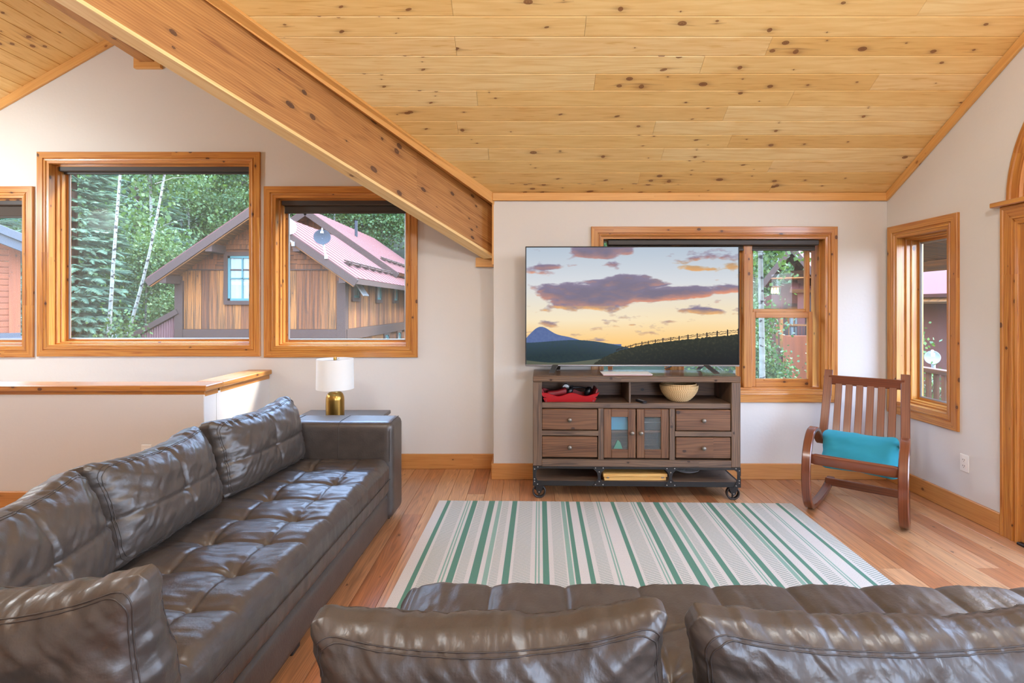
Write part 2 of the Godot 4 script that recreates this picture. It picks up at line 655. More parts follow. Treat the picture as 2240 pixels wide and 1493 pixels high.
	M.roof_rib = sm(Color("5a2e29"), 0.85)
	M.darkroof = sm(Color("3a3e44"), 0.6)
	M.redwall = sm(Color("5e3228"), 0.75)
	M.corrugated = sm(Color("6e4644"), 0.55)
	M.teal_frame = sm(Color("3c6866"), 0.5)
	M.curtain = sm(Color("85908e"), 0.9)
	# plaster
	var bump := noise_tex(256, 0.05, 5, Color(0.35, 0.35, 0.35), Color(0.65, 0.65, 0.65), 4)
	for a in [["paint", Color("d3cec8")]]:
		var m := sm(a[1], 0.75)
		m.uv1_triplanar = true
		m.uv1_world_triplanar = true
		m.uv1_scale = Vector3.ONE * 2.2
		m.heightmap_enabled = true
		m.heightmap_texture = bump
		m.heightmap_scale = 0.12
		M[a[0]] = m
	M.white_plastic = sm(Color("e8e4de"), 0.35)
	M.dark_slot = sm(Color("2a2826"), 0.6)
	# leather
	var lb := noise_tex(512, 0.06, 21, Color(0.2, 0.2, 0.2), Color(0.8, 0.8, 0.8), 3, FastNoiseLite.TYPE_CELLULAR)
	var la := noise_tex(256, 0.012, 22, Color("3b332e"), Color("4a413a"), 4)
	var le := sm(Color.WHITE, 0.39)
	le.albedo_texture = la
	le.uv1_triplanar = true
	le.uv1_world_triplanar = true
	le.uv1_scale = Vector3.ONE * 3.0
	le.heightmap_enabled = true
	le.heightmap_texture = lb
	le.heightmap_scale = 0.09
	le.metallic_specular = 0.6
	M.leather = le
	M.seam = sm(Color("3a322d"), 0.5)
	M.foot = sm(Color("1f1815"), 0.5)
	# fabrics and small things
	var fb := noise_tex(256, 0.2, 31, Color(0.3, 0.3, 0.3), Color(0.7, 0.7, 0.7), 2)
	var tealm := sm(Color("1f8494"), 0.85)
	tealm.uv1_triplanar = true
	tealm.uv1_scale = Vector3.ONE * 6.0
	tealm.heightmap_enabled = true
	tealm.heightmap_texture = fb
	tealm.heightmap_scale = 0.1
	tealm.rim_enabled = true
	tealm.rim = 0.4
	M.teal = tealm
	M.shade = sm(Color("4a4038"), 0.85)
	M.shade_rail = sm(Color("3a322c"), 0.5)
	var lampm := sm(Color("efeeea"), 0.85)
	lampm.backlight_enabled = true
	lampm.backlight = Color(0.5, 0.5, 0.48)
	M.lampshade = lampm
	M.brass = sm(Color("b08a48"), 0.28, 1.0)
	M.iron = sm(Color("4a4644"), 0.5, 0.75)
	M.iron_dark = sm(Color("35312f"), 0.55, 0.6)
	M.rivet = sm(Color("9a948e"), 0.3, 0.9)
	M.knob = sm(Color("7d7368"), 0.45, 0.9)
	M.steel = sm(Color("9a9796"), 0.28, 0.9)
	M.bezel = sm(Color("15120f"), 0.3)
	M.black_plastic = sm(Color("16161a"), 0.3)
	M.red_paint = sm(Color("a5121a"), 0.4)
	M.red_dark = sm(Color("7c1018"), 0.5)
	var wi := Image.create(16, 8, false, Image.FORMAT_RGB8)
	wi.fill(Color("d2b182"))
	wi.fill_rect(Rect2i(0, 0, 4, 8), Color("94703f"))
	wi.fill_rect(Rect2i(4, 0, 2, 8), Color("b8945f"))
	M.wicker = wm(ImageTexture.create_from_image(wi), 0.013, 0.03, 0.75)
	M.mango_top = wm(M.mango1.albedo_texture, 1.2, 0.3, 0.26)
	M.binding = sm(Color("bdb6ac"), 0.95)
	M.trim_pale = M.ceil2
	M.paper = sm(Color("e4e2e2"), 0.3)
	M.paper_edge = sm(Color("b08f8c"), 0.6)
	M.blue_box = sm(Color("2f87a8"), 0.4)
	M.green_box = sm(Color("4fae86"), 0.45)
	M.hinge = sm(Color("3a3430"), 0.45, 0.7)
	M.tabletop = sm(Color("57504c"), 0.4)
	M.glass = glass(0.04)
	M.cabinet_glass = glass(0.05)
	var white_frame := sm(Color("d8d4cc"), 0.5)
	M.sash_white = white_frame
	M.alu = sm(Color("8d8c8a"), 0.4, 0.5)
	# outside
	M.bark_aspen = aspen_bark()
	M.bark = sm(Color("4a3a2e"), 0.9)
	for a in [["leaf", Color(1, 1, 1)], ["needle", Color(1, 1, 1)]]:
		var m := sm(a[1], 0.6)
		m.vertex_color_use_as_albedo = true
		m.backlight_enabled = true
		m.backlight = Color(0.72, 0.78, 0.5) if a[0] == "leaf" else Color(0.3, 0.36, 0.3)
		M[a[0]] = m
	var gm := sm(Color.WHITE, 0.95)
	gm.albedo_texture = noise_tex(256, 0.03, 41, Color("20281a"), Color("3a4228"), 5)
	gm.uv1_triplanar = true
	gm.uv1_world_triplanar = true
	gm.uv1_scale = Vector3.ONE * 0.15
	M.ground = gm
	M.dish_grey = sm(Color("26292d"), 0.8)
	M.dish_white = sm(Color("94989a"), 0.5)
	M.canvas = sm(Color("b0aea8"), 0.8)
	M.leaf_mesh = leaf_cluster(11, 0.085, 0.42, 5)
	M.bough_mesh = spruce_bough(6)
	M.rug = rug_material()
	M.screen = screen_material()

func aspen_bark() -> StandardMaterial3D:
	var w := 1024
	var h := 64
	var n1 := noise_bytes(w, h, 1, 1, 0.03, 61, 3)
	var n2 := noise_bytes(w, h, 2, 2, 0.06, 62, 3)
	var d := PackedByteArray()
	d.resize(w * h * 3)
	for i in w * h:
		var c := Color("8c897c").lerp(Color("68685c"), n1[i] / 255.0)
		var k := n2[i] / 255.0
		if k > 0.64:
			c = c.lerp(Color("241f1a"), clampf((k - 0.64) * 12.0, 0, 1))
		d[i * 3] = int(c.r * 255)
		d[i * 3 + 1] = int(c.g * 255)
		d[i * 3 + 2] = int(c.b * 255)
	var m := sm(Color.WHITE, 0.8)
	m.albedo_texture = ImageTexture.create_from_image(Image.create_from_data(w, h, false, Image.FORMAT_RGB8, d))
	m.uv1_scale = Vector3(1.0 / 4.0, 1.0 / 0.45, 1)
	return m

# flat woven rug: stripes run along its depth, in a repeat read off the cloth
func rug_material() -> StandardMaterial3D:
	var w := 2048
	var h := 1024
	# [width, kind]: 0 cream, 1 green, 2 diagonal hatch, 3 pale green, 4 fine pair, 5 grey tick
	var seq := [[7, 0], [3, 1], [2, 0], [10, 2], [2, 0], [3, 4], [2, 0], [4, 1], [1, 0], [6, 2], [3, 0], [5, 1], [3, 0], [3, 3], [1, 0], [5, 2], [3, 0], [4, 1], [2, 0], [11, 2], [3, 0], [3, 4], [2, 0], [4, 1], [3, 0], [8, 2], [1, 0], [3, 3], [1, 0], [3, 1], [6, 0], [3, 1], [3, 0], [8, 2], [3, 0], [3, 4], [2, 0]]
	var total := 0.0
	for s in seq:
		total += s[0]
	var kind := PackedInt32Array()
	var from := PackedFloat32Array()
	var repeats := 2.15
	for px in w:
		var u := fmod(float(px) / w * repeats, 1.0) * total
		var acc := 0.0
		var kk := 0
		var ff := 0.0
		for s in seq:
			if u < acc + s[0]:
				kk = s[1]
				ff = u - acc
				break
			acc += s[0]
		kind.append(kk)
		from.append(ff)
	var nz := noise_bytes(w, h, 1, 1, 0.35, 71, 2)
	var d := PackedByteArray()
	d.resize(w * h * 3)
	var cream := Color("c6bfb6")
	var green := Color("557f6b")
	var pale := Color("83a08f")
	for py in h:
		for px in w:
			var c := cream
			var k := kind[px]
			if k == 1:
				c = green
			elif k == 3:
				c = pale
			elif k == 4:
				c = pale if fmod(from[px], 2.0) < 1.0 else cream
			elif k == 2:
				var q := fmod(py * 0.11 + px * 0.035, 1.0)
				c = cream.lerp(Color("7d8c80"), 0.75) if q < 0.4 else cream
			var i := py * w + px
			var g := 0.86 + 0.28 * (nz[i] / 255.0) - (0.06 if py % 4 < 2 else 0.0)
			d[i * 3] = int(clampf(c.r * g, 0, 1) * 255)
			d[i * 3 + 1] = int(clampf(c.g * g, 0, 1) * 255)
			d[i * 3 + 2] = int(clampf(c.b * g, 0, 1) * 255)
	var m := sm(Color.WHITE, 0.95)
	m.albedo_texture = ImageTexture.create_from_image(Image.create_from_data(w, h, false, Image.FORMAT_RGB8, d))
	return m

# what the television shows: a sunset over hills, with a rail fence on a dark slope
func screen_material() -> StandardMaterial3D:
	var w := 1024
	var h := 576
	var a := noise_bytes(w, h, 4, 2, 0.012, 81, 5)
	var b := noise_bytes(w, h, 3, 1, 0.02, 82, 5)
	var e := noise_bytes(w, h, 1, 1, 0.05, 83, 4)
	var d := PackedByteArray()
	d.resize(w * h * 3)
	for py in h:
		var y := float(py) / h
		for px in w:
			var x := float(px) / w
			var i := py * w + px
			var c: Color
			if y < 0.3:
				c = Color("a9b6c4").lerp(Color("c9ccd0"), y / 0.3)
			elif y < 0.62:
				c = Color("c9ccd0").lerp(Color("e6d6b6"), (y - 0.3) / 0.32)
			else:
				c = Color("e6d6b6").lerp(Color("ecb768"), clampf((y - 0.62) / 0.24, 0, 1))
			c = c.lerp(Color("f0c070"), clampf((x - 0.2) * 0.5, 0, 0.3) * clampf((y - 0.3) * 2.0, 0, 1))
			# clouds: where noise and a few wide ellipses add up
			var den := func(dy: int) -> float:
				var q := mini(h - 1, py + dy)
				var yy := float(q) / h
				var j := q * w + px
				var s := 0.0
				s = maxf(s, 1.0 - pow((x - 0.33) / 0.36, 2.0) - pow((yy - 0.36 - 0.05 * sin(x * 7.0)) / 0.15, 2.0))
				s = maxf(s, 1.0 - pow((x - 0.72) / 0.34, 2.0) - pow((yy - 0.39 - (0.72 - x) * 0.1) / 0.07, 2.0))
				s = maxf(s, 0.9 - pow((x - 0.36) / 0.2, 2.0) - pow((yy - 0.03) / 0.08, 2.0))
				s = maxf(s, 0.55 - pow((x - 0.8) / 0.14, 2.0) - pow((yy - 0.18) / 0.05, 2.0))
				s = maxf(s, 0.45 - pow((x - 0.85) / 0.2, 2.0) - pow((yy - 0.54) / 0.05, 2.0))
				s = maxf(s, 0.4 - pow((x - 0.1) / 0.2, 2.0) - pow((yy - 0.17) / 0.04, 2.0))
				s = maxf(s, 0.35 - pow((x - 0.5) / 0.04, 2.0) - pow((yy - 0.66) / 0.016, 2.0))
				return s * 1.25 - 0.16 + (a[j] / 255.0 - 0.52) * 0.95 + (b[j] / 255.0 - 0.5) * 0.75
			if y < 0.8:
				var q: float = den.call(0)
				if q > 0.0:
					var below: float = den.call(14)
					var lit := clampf((q - below) * 1.6 + 0.15, 0.0, 1.0) * clampf(1.2 - q * 0.9, 0.0, 1.0)
					var cc := Color("80748c").lerp(Color("6c6478"), clampf(q, 0, 1))
					cc = cc.lerp(Color("e08a62") if y < 0.5 else Color("e8a860"), lit * (0.9 if y > 0.2 else 0.5))
					cc = cc.lerp(Color("f0b24a"), 0.5 * smoothstep(0.55, 0.7, x) * smoothstep(0.08, 0.16, y) * smoothstep(0.32, 0.24, y))
					c = c.lerp(cc, clampf(q * 3.5, 0, 0.95))
			# far mountain, near hills, dark slope
			var nn := e[py * w + px] / 255.0
			var mt := 0.825 - 0.10 * exp(-pow((x - 0.07) / 0.065, 2.0)) - 0.06 * exp(-pow((x - 0.15) / 0.15, 2.0)) - 0.01 * sin(x * 40.0) * exp(-x * 3.0)
			if y > mt and x < 0.45:
				c = Color("4e5f8e").lerp(Color("5a6c96"), nn)
			var hl := 0.79 + 0.03 * sin(x * 9.0 + 2.2) + x * 0.12
			if y > hl and x < 0.5:
				c = Color("33465a").lerp(Color("1e2c34"), clampf((y - hl) * 8.0, 0, 1)).lerp(Color("2b4038"), nn * 0.5)
			if y > 0.965 + 0.02 * sin(x * 11.0) and x < 0.36:
				c = Color("54584a")
			var sl := 1.02 - 0.17 * (1.0 - exp(-maxf(0.0, x - 0.3) * 9.0)) - 0.11 * clampf((x - 0.34) * 1.5, 0, 1) + (nn - 0.5) * 0.012
			if y > sl and x > 0.28:
				c = Color("2c2f22").lerp(Color("121414"), clampf((y - sl) * 4.0 + 0.1, 0, 1)).lerp(Color("47492c"), clampf((nn - 0.55) * 1.6, 0, 1) * clampf(1.1 - (y - sl) * 5.0, 0, 1))
			# rail fence along the slope
			if x > 0.425:
				var fh := 0.012 + 0.05 * (x - 0.4)
				var top := sl - fh - 0.006
				if absf(y - (top + fh * 0.25)) < 0.0022 or absf(y - (top + fh * 0.65)) < 0.0022:
					c = Color("2a2420")
				var un := pow((x - 0.42) / 0.58, 0.62) * 18.0
				if absf(un - round(un)) < 0.045 + 0.02 * x and y > top - 0.004 and y < sl:
					c = Color("2a2420")
			d[i * 3] = int(clampf(c.r, 0, 1) * 255)
			d[i * 3 + 1] = int(clampf(c.g, 0, 1) * 255)
			d[i * 3 + 2] = int(clampf(c.b, 0, 1) * 255)
	var m := sm(Color(0.02, 0.02, 0.02), 0.35)
	m.metallic_specular = 0.25
	m.emission_enabled = true
	m.emission = Color.BLACK
	m.emission_energy_multiplier = 0.95
	m.emission_texture = ImageTexture.create_from_image(Image.create_from_data(w, h, false, Image.FORMAT_RGB8, d))
	return m

# ---------------------------------------------------------------- the room
const EAVE := 2.344      # ceiling height at the television wall
const PITCH := 0.575
const TVZ := -4.32       # television wall
const GZ := -4.60        # gable wall
const RX := 2.949        # right wall
const LX := -6.34        # left wall
const BZ := 1.30         # back wall, behind the camera
const RIDGE_X := -3.311
const RIDGE_Y := 3.955
const RIDGE_Z := -1.518

func ya(z: float) -> float:
	return EAVE + PITCH * (z - TVZ) if z < RIDGE_Z else RIDGE_Y - PITCH * (z - RIDGE_Z)

func yg(x: float) -> float:
	return RIDGE_Y - 0.571 * absf(x - RIDGE_X)

# where the main ceiling meets a slope of the gable
func valley_x(z: float, right: bool) -> float:
	var d := (RIDGE_Y - ya(z)) / 0.571
	return RIDGE_X + d if right else RIDGE_X - d

# a wall of vertical strips with openings; x runs along it, y up, it fills z from -th to 0
func wall(called: String, where: Transform3D, cuts: Array, top: Callable, bottom: float, holes: Array, th: float, m: Material, parent: Node3D = null) -> Node3D:
	var o := parent if parent else setting(called)
	var g := G.new()
	g.x = where
	var xs := cuts.duplicate()
	for h in holes:
		xs.append_array([h[0], h[1]])
		if h[3] is Callable:
			for k in range(1, 24):
				xs.append(lerpf(h[0], h[1], k / 24.0))
	xs.sort()
	for i in xs.size() - 1:
		var x0: float = xs[i]
		var x1: float = xs[i + 1]
		if x1 - x0 < 0.0005:
			continue
		var mid := (x0 + x1) / 2.0
		var y0 := [bottom, bottom]
		var spans := []
		var inside := holes.filter(func(h): return mid > h[0] and mid < h[1])
		inside.sort_custom(func(a, b): return a[2] < b[2])
		for h in inside:
			spans.append([y0[0], y0[1], h[2], h[2]])
			if h[3] is Callable:
				y0 = [h[3].call(x0), h[3].call(x1)]
			else:
				y0 = [h[3], h[3]]
		spans.append([y0[0], y0[1], top.call(x0), top.call(x1)])
		for s in spans:
			if s[2] - s[0] < 0.001 and s[3] - s[1] < 0.001:
				continue
			g.hexa([Vector3(x0, s[0], 0), Vector3(x1, s[1], 0), Vector3(x1, s[1], -th), Vector3(x0, s[0], -th), Vector3(x0, s[2], 0), Vector3(x1, s[3], 0), Vector3(x1, s[3], -th), Vector3(x0, s[2], -th)])
	part(o, "plaster", g, m)
	return o

const CASING := [Vector2(0, 0), Vector2(0, 0.017), Vector2(0.004, 0.021), Vector2(0.052, 0.021), Vector2(0.056, 0.014), Vector2(0.062, 0.014), Vector2(0.066, 0.021), Vector2(0.076, 0.019), Vector2(0.080, 0.011), Vector2(0.092, 0.010), Vector2(0.092, 0)]

func frame4(o: Node3D, called: String, w: float, h: float, prof: Array, z: float, m_of: Callable, cy := 0.0) -> void:
	var c := [Vector3(-w / 2, cy - h / 2, z), Vector3(w / 2, cy - h / 2, z), Vector3(w / 2, cy + h / 2, z), Vector3(-w / 2, cy + h / 2, z)]
	var inw := [Vector3.UP, Vector3.LEFT, Vector3.DOWN, Vector3.RIGHT]
	for k in 4:
		var g := G.new()
		g.uo = Vector2(rng.randf() * 2.0, rng.randf())
		g.moulding(c[k], c[(k + 1) % 4], inw[k], Vector3.BACK, prof)
		part(o, called, g, m_of.call())

func any_pine() -> Material:
	return M["pine%d" % rng.randi_range(0, 2)]

func sash(o: Node3D, c: Vector3, w: float, h: float, st: Array, th: float, m: Material, gm: Material) -> void:
	# st: widths of left, right, bottom, top members
	var g := G.new()
	g.uo = Vector2(rng.randf(), rng.randf())
	g.box(c + Vector3(-w / 2 + st[0] / 2, 0, 0), Vector3(st[0], h, th), 0.003)
	g.box(c + Vector3(w / 2 - st[1] / 2, 0, 0), Vector3(st[1], h, th), 0.003)
	g.box(c + Vector3((st[0] - st[1]) / 2, -h / 2 + st[2] / 2, 0), Vector3(w - st[0] - st[1], st[2], th), 0.003, 0)
	g.box(c + Vector3((st[0] - st[1]) / 2, h / 2 - st[3] / 2, 0), Vector3(w - st[0] - st[1], st[3], th), 0.003, 0)
	var s := part(o, "sash", g, m)
	var p := G.new()
	p.box(c + Vector3((st[0] - st[1]) / 2, (st[2] - st[3]) / 2, 0), Vector3(w - st[0] - st[1] + 0.01, h - st[2] - st[3] + 0.01, 0.004))
	part(s, "pane", p, gm)

# a cased opening: w x h are the outside of the casing; local z points into the room
func window(called: String, at: Vector3, right: Vector3, w: float, h: float, depth: float, hung := 0, label := "") -> Node3D:
	var o := setting(called, label)
	o.transform = Transform3D(Basis(right, Vector3.UP, right.cross(Vector3.UP)), at)
	var pine := func(): return any_pine()
	frame4(o, "casing", w, h, CASING, 0.0, pine)
	var iw := w - 0.16
	var ih := h - 0.16
	# jamb liner, stepped towards the glass
	frame4(o, "jamb", iw, ih, [Vector2(0, -depth), Vector2(0, 0.010), Vector2(0.020, 0.010), Vector2(0.020, -depth)], 0.0, pine)
	frame4(o, "stop", iw - 0.03, ih - 0.03, [Vector2(0, -depth), Vector2(0, -0.055), Vector2(0.014, -0.055), Vector2(0.018, -0.06), Vector2(0.018, -depth)], 0.0, pine)
	if hung == 0:
		frame4(o, "stop", iw - 0.05, ih - 0.05, [Vector2(0, -depth), Vector2(0, -0.09), Vector2(0.014, -0.09), Vector2(0.018, -0.095), Vector2(0.018, -depth)], 0.0, pine)
		sash(o, Vector3(0, 0, -depth + 0.03), iw - 0.07, ih - 0.07, [0.028, 0.028, 0.028, 0.028], 0.028, M.pine0, M.glass)
		frame4(o, "glazing_bead", iw - 0.12, ih - 0.12, [Vector2(0, 0), Vector2(0, 0.012), Vector2(0.008, 0.008), Vector2(0.012, 0)], -depth + 0.032, func(): return M.alu)
	else:
		var uw := (iw - 0.06) / hung
		for k in hung:
			var cx := -(iw - 0.06) / 2 + uw * (k + 0.5)
			if k > 0:
				boxpart(o, "mullion", Vector3(cx - uw / 2, 0, -0.07), Vector3(0.075, ih - 0.06, 0.05), any_pine(), 0.006)
				boxpart(o, "mullion", Vector3(cx - uw / 2, 0, -0.115), Vector3(0.11, ih - 0.06, 0.05), any_pine(), 0.006)
			var sw := uw - 0.085
			var hh := ih - 0.06
			# lower sash in front, upper sash behind
			sash(o, Vector3(cx + 0.004, -hh * 0.25 + 0.012, -0.105), sw, hh * 0.5 + 0.02, [0.036, 0.036, 0.066, 0.052], 0.034, M.pine1, M.glass)
			sash(o, Vector3(cx, hh * 0.25 + 0.01, -0.143), sw, hh * 0.5 + 0.01, [0.036, 0.036, 0.04, 0.045], 0.034, M.pine2, M.glass)
			for s in [-0.12, 0.12]:
				boxpart(o, "finger_lift", Vector3(cx + s, -hh / 2 + 0.06, -0.086), Vector3(0.06, 0.01, 0.006), M.pine0, 0.002)
	return o

func roller_blind(at: Vector3, w: float, drop: float, label: String, right := Vector3.RIGHT) -> void:
	var o := thing("roller_blind", label, "blind", at, 0.0, "roller blinds in the windows")
	o.basis = Basis(right, Vector3.UP, right.cross(Vector3.UP))
	var g := G.new()
	g.box(Vector3(0, -0.022, 0), Vector3(w, 0.044, 0.06), 0.006)
	part(o, "headrail", g, M.shade_rail)
	var f := G.new()
	f.box(Vector3(0, -0.044 - drop / 2, -0.018), Vector3(w - 0.02, drop, 0.002))
	part(o, "fabric", f, M.shade)
	var b := G.new()
	b.box(Vector3(0, -0.044 - drop - 0.008, -0.018), Vector3(w - 0.02, 0.018, 0.012), 0.003)
	part(o, "bottom_rail", b, M.shade_rail)

# one board seen from a-b-c-d (grain along a-b), up points away from the eye
func plank(o: Node3D, called: String, a: Vector3, b: Vector3, c: Vector3, d: Vector3, up: Vector3, th: float, m: Material, lm: float, ch := 0.0045) -> void:
	var g := G.new()
	var l := maxf((b - a).length(), (c - d).length())
	g.uo = Vector2(rng.randf() * maxf(0.0, lm - l), rng.randf() * 0.004)
	var q := (d - a).normalized()
	var w := (d - a).length()
	var a1 := a + q * ch
	var b1 := b + (c - b).normalized() * ch
	var c1 := c - (c - b).normalized() * ch
	var d1 := d - q * ch
	var e := up * ch
	var ux := (b - a).normalized()
	var o2 := (d - a).dot(ux)
	g.quad(a1, b1, c1, d1, -up, Vector2(0, 0), Vector2(l, 0), Vector2((c - a).dot(ux), w), Vector2(o2, w))
	g.quad(a + e, b + e, b1, a1, -up - q, Vector2(0, 0), Vector2(l, 0), Vector2(l, 0.01), Vector2(0, 0.01))
	g.quad(d + e, c + e, c1, d1, -up + q, Vector2(0, w), Vector2(l, w), Vector2(l, w - 0.01), Vector2(0, w - 0.01))
	var t := up * th
	g.quad(a + e, b + e, b + t, a + t, -q, Vector2(0, 0), Vector2(l, 0), Vector2(l, th), Vector2(0, th))
	g.quad(d + e, c + e, c + t, d + t, q, Vector2(0, 0), Vector2(l, 0), Vector2(l, th), Vector2(0, th))
	g.quad(a1, d1, d + t, a + t, a - b, Vector2(0, 0), Vector2(0, w), Vector2(th, w), Vector2(th, 0))
	g.quad(b1, c1, c + t, b + t, b - a, Vector2(0, 0), Vector2(0, w), Vector2(th, w), Vector2(th, 0))
	part(o, called, g, m)

func build_floor() -> void:
	var o := setting("floor")
	var g := G.new()
	g.box(Vector3((LX + RX) / 2, -0.12, (GZ + BZ) / 2), Vector3(RX - LX + 0.4, 0.2, BZ - GZ + 0.4))
	part(o, "subfloor", g, M.fascia)
	var bw := 0.131
	var x := RX
	var row := 0
	var rest := G.new()
	while x > LX:
		var x0 := x - bw
		var z := GZ - 0.02
		var first := true
		while z < BZ:
			var l := rng.randf_range(0.5, 2.4) if first else rng.randf_range(1.3, 2.5)
			first = false
			var z1 := minf(z + l, BZ + 0.02)
			if BZ - z1 < 0.3:
				z1 = BZ + 0.02
			if z1 - z > 2.55:
				z1 = z + 2.5
			if x0 > -1.75:
				var a := Vector3(x0 + 0.0008, 0, z1 - 0.0006)
				plank(o, "floorboard", a, Vector3(a.x, 0, z + 0.0006), Vector3(x - 0.0008, 0, z + 0.0006), Vector3(x - 0.0008, 0, z1 - 0.0006), Vector3.DOWN, 0.018, M["floor%d" % rng.randi_range(0, 5)], 2.6, 0.0012)
			else:
				rest.uo = Vector2(rng.randf(), 0)
				rest.swap = false
				rest.quad(Vector3(x0, 0, z1), Vector3(x0, 0, z), Vector3(x, 0, z), Vector3(x, 0, z1), Vector3.UP, Vector2(0, 0), Vector2(z1 - z, 0), Vector2(z1 - z, bw), Vector2(0, bw))
			z = z1
		x = x0
		row += 1
	var r := part(o, "floorboards", rest, M.floor0)
	r.set_meta("kind", "stuff")

func build_ceiling() -> void:
	var o := setting("ceiling")
	var dy := Vector3(0, 0.03, 0)
	# roof deck above the boards, in solid slabs
	var deck := G.new()
	var slab := func(p: Array) -> void:
		var q := []
		for k in p:
			q.append(k + dy)
		for k in p:
			q.append(k + Vector3(0, 0.28, 0))
		deck.hexa(q)
	var zr := RIDGE_Z
	var e := 0.25
	var za := TVZ - 0.62  # unseen eave overhang, added to keep the sun off the rug
	slab.call([Vector3(valley_x(za, true), ya(za), za), Vector3(RX + e, ya(za), za), Vector3(RX + e, RIDGE_Y, zr), Vector3(RIDGE_X, RIDGE_Y, zr)])
	slab.call([Vector3(LX - e, ya(za), za), Vector3(valley_x(za, false), ya(za), za), Vector3(RIDGE_X, RIDGE_Y, zr), Vector3(LX - e, RIDGE_Y, zr)])
	var zb := BZ + e
	slab.call([Vector3(LX - e, RIDGE_Y, zr), Vector3(RX + e, RIDGE_Y, zr), Vector3(RX + e, ya(zb), zb), Vector3(LX - e, ya(zb), zb)])
	var zg := GZ - 0.45  # unseen gable overhang, its depth shaped by how much sun it lets in
	for s in [-1.0, 1.0]:
		var xe: float = RIDGE_X + s * 3.5
		slab.call([Vector3(RIDGE_X, RIDGE_Y, zg), Vector3(xe, yg(xe), zg), Vector3(xe, yg(xe), ( -4.32 - 0.43)), Vector3(RIDGE_X, RIDGE_Y, zr)])
	var rd := part(o, "roof_deck", deck, M.trim)
	# boards of the main slope: courses run left to right
	var course := 0.125
	var k := 0
	var cs := sqrt(1.0 + PITCH * PITCH)
	var up := Vector3(0, 1, -PITCH).normalized()
	while true:
		var z0 := TVZ - 0.01 + k * course / cs
		var z1 := z0 + course / cs
		if z1 > RIDGE_Z:
			break
		var xl0 := valley_x(z0, true)
		var xl1 := valley_x(z1, true)
		var x := RX + 0.01
		var prev := 0.0
		while x > xl0 + 0.02:
			var l := rng.randf_range(1.2, 2.9)
			if k % 2 == 0 and prev == 0.0:
				l = rng.randf_range(0.5, 1.6)
			prev = l
			var x0 := x - l
			var last := x0 < xl0 + 0.5
			var a0 := xl0 if last else x0
			var a1 := xl1 if last else x0
			if x - a1 > 2.99:
				x0 = x - 1.6
				a0 = x0
				a1 = x0
				last = false
			plank(o, "plank", Vector3(a0 + 0.0008, ya(z0), z0), Vector3(x - 0.0008, ya(z0), z0), Vector3(x - 0.0008, ya(z1), z1), Vector3(a1 + 0.0008, ya(z1), z1), up, 0.02, M["ceil%d" % rng.randi_range(0, 5)], 3.0)
			x = a0
			if last:
				break
		k += 1
	# boards of the gable slopes: courses run towards the window wall
	var cg := sqrt(1.0 + 0.571 * 0.571)
	for s in [-1.0, 1.0]:
		var ug := Vector3(0.571 * s, 1, 0).normalized()
		for j in 22:
			var x0: float = RIDGE_X + s * (j * course / cg)
			var x1: float = RIDGE_X + s * ((j + 1) * course / cg)
			if yg(x1) < EAVE - 0.1:
				break
			# nearest z of the board, on the valley
			var z0: float = RIDGE_Z - absf(x0 - RIDGE_X) * 0.571 / PITCH
			var z1: float = RIDGE_Z - absf(x1 - RIDGE_X) * 0.571 / PITCH
			var zb2 := GZ - 0.01
			var zc := lerpf(zb2, z1, rng.randf_range(0.35, 0.8)) if z1 - zb2 > 1.6 else 99.0
			if zc < 50.0:
				plank(o, "plank", Vector3(x0, yg(x0), zb2), Vector3(x0, yg(x0), zc), Vector3(x1, yg(x1), zc), Vector3(x1, yg(x1), zb2), ug, 0.02, M["ceil%d" % rng.randi_range(0, 5)], 3.0)
				plank(o, "plank", Vector3(x0, yg(x0), zc), Vector3(x0, yg(x0), z0), Vector3(x1, yg(x1), z1), Vector3(x1, yg(x1), zc), ug, 0.02, M["ceil%d" % rng.randi_range(0, 5)], 3.0)
			else:
				plank(o, "plank", Vector3(x0, yg(x0), zb2), Vector3(x0, yg(x0), z0), Vector3(x1, yg(x1), z1), Vector3(x1, yg(x1), zb2), ug, 0.02, M["ceil%d" % rng.randi_range(0, 5)], 3.0)

# a square-cut timber between two points; its width lies along side
func timber(o: Node3D, called: String, a: Vector3, b: Vector3, side: Vector3, w: float, h: float, m: Material, bev := 0.006) -> void:
	var g := G.new()
	g.uo = Vector2(rng.randf() * 0.3, rng.randf() * 0.1)
	var d := (b - a)
	var ax := d.normalized()
	var s := (side - ax * side.dot(ax)).normalized()
	var u := s.cross(ax).normalized()
	g.x = Transform3D(Basis(ax, u, s), (a + b) / 2)
	g.box(Vector3.ZERO, Vector3(d.length(), h, w), bev, 0)
	part(o, called, g, m)

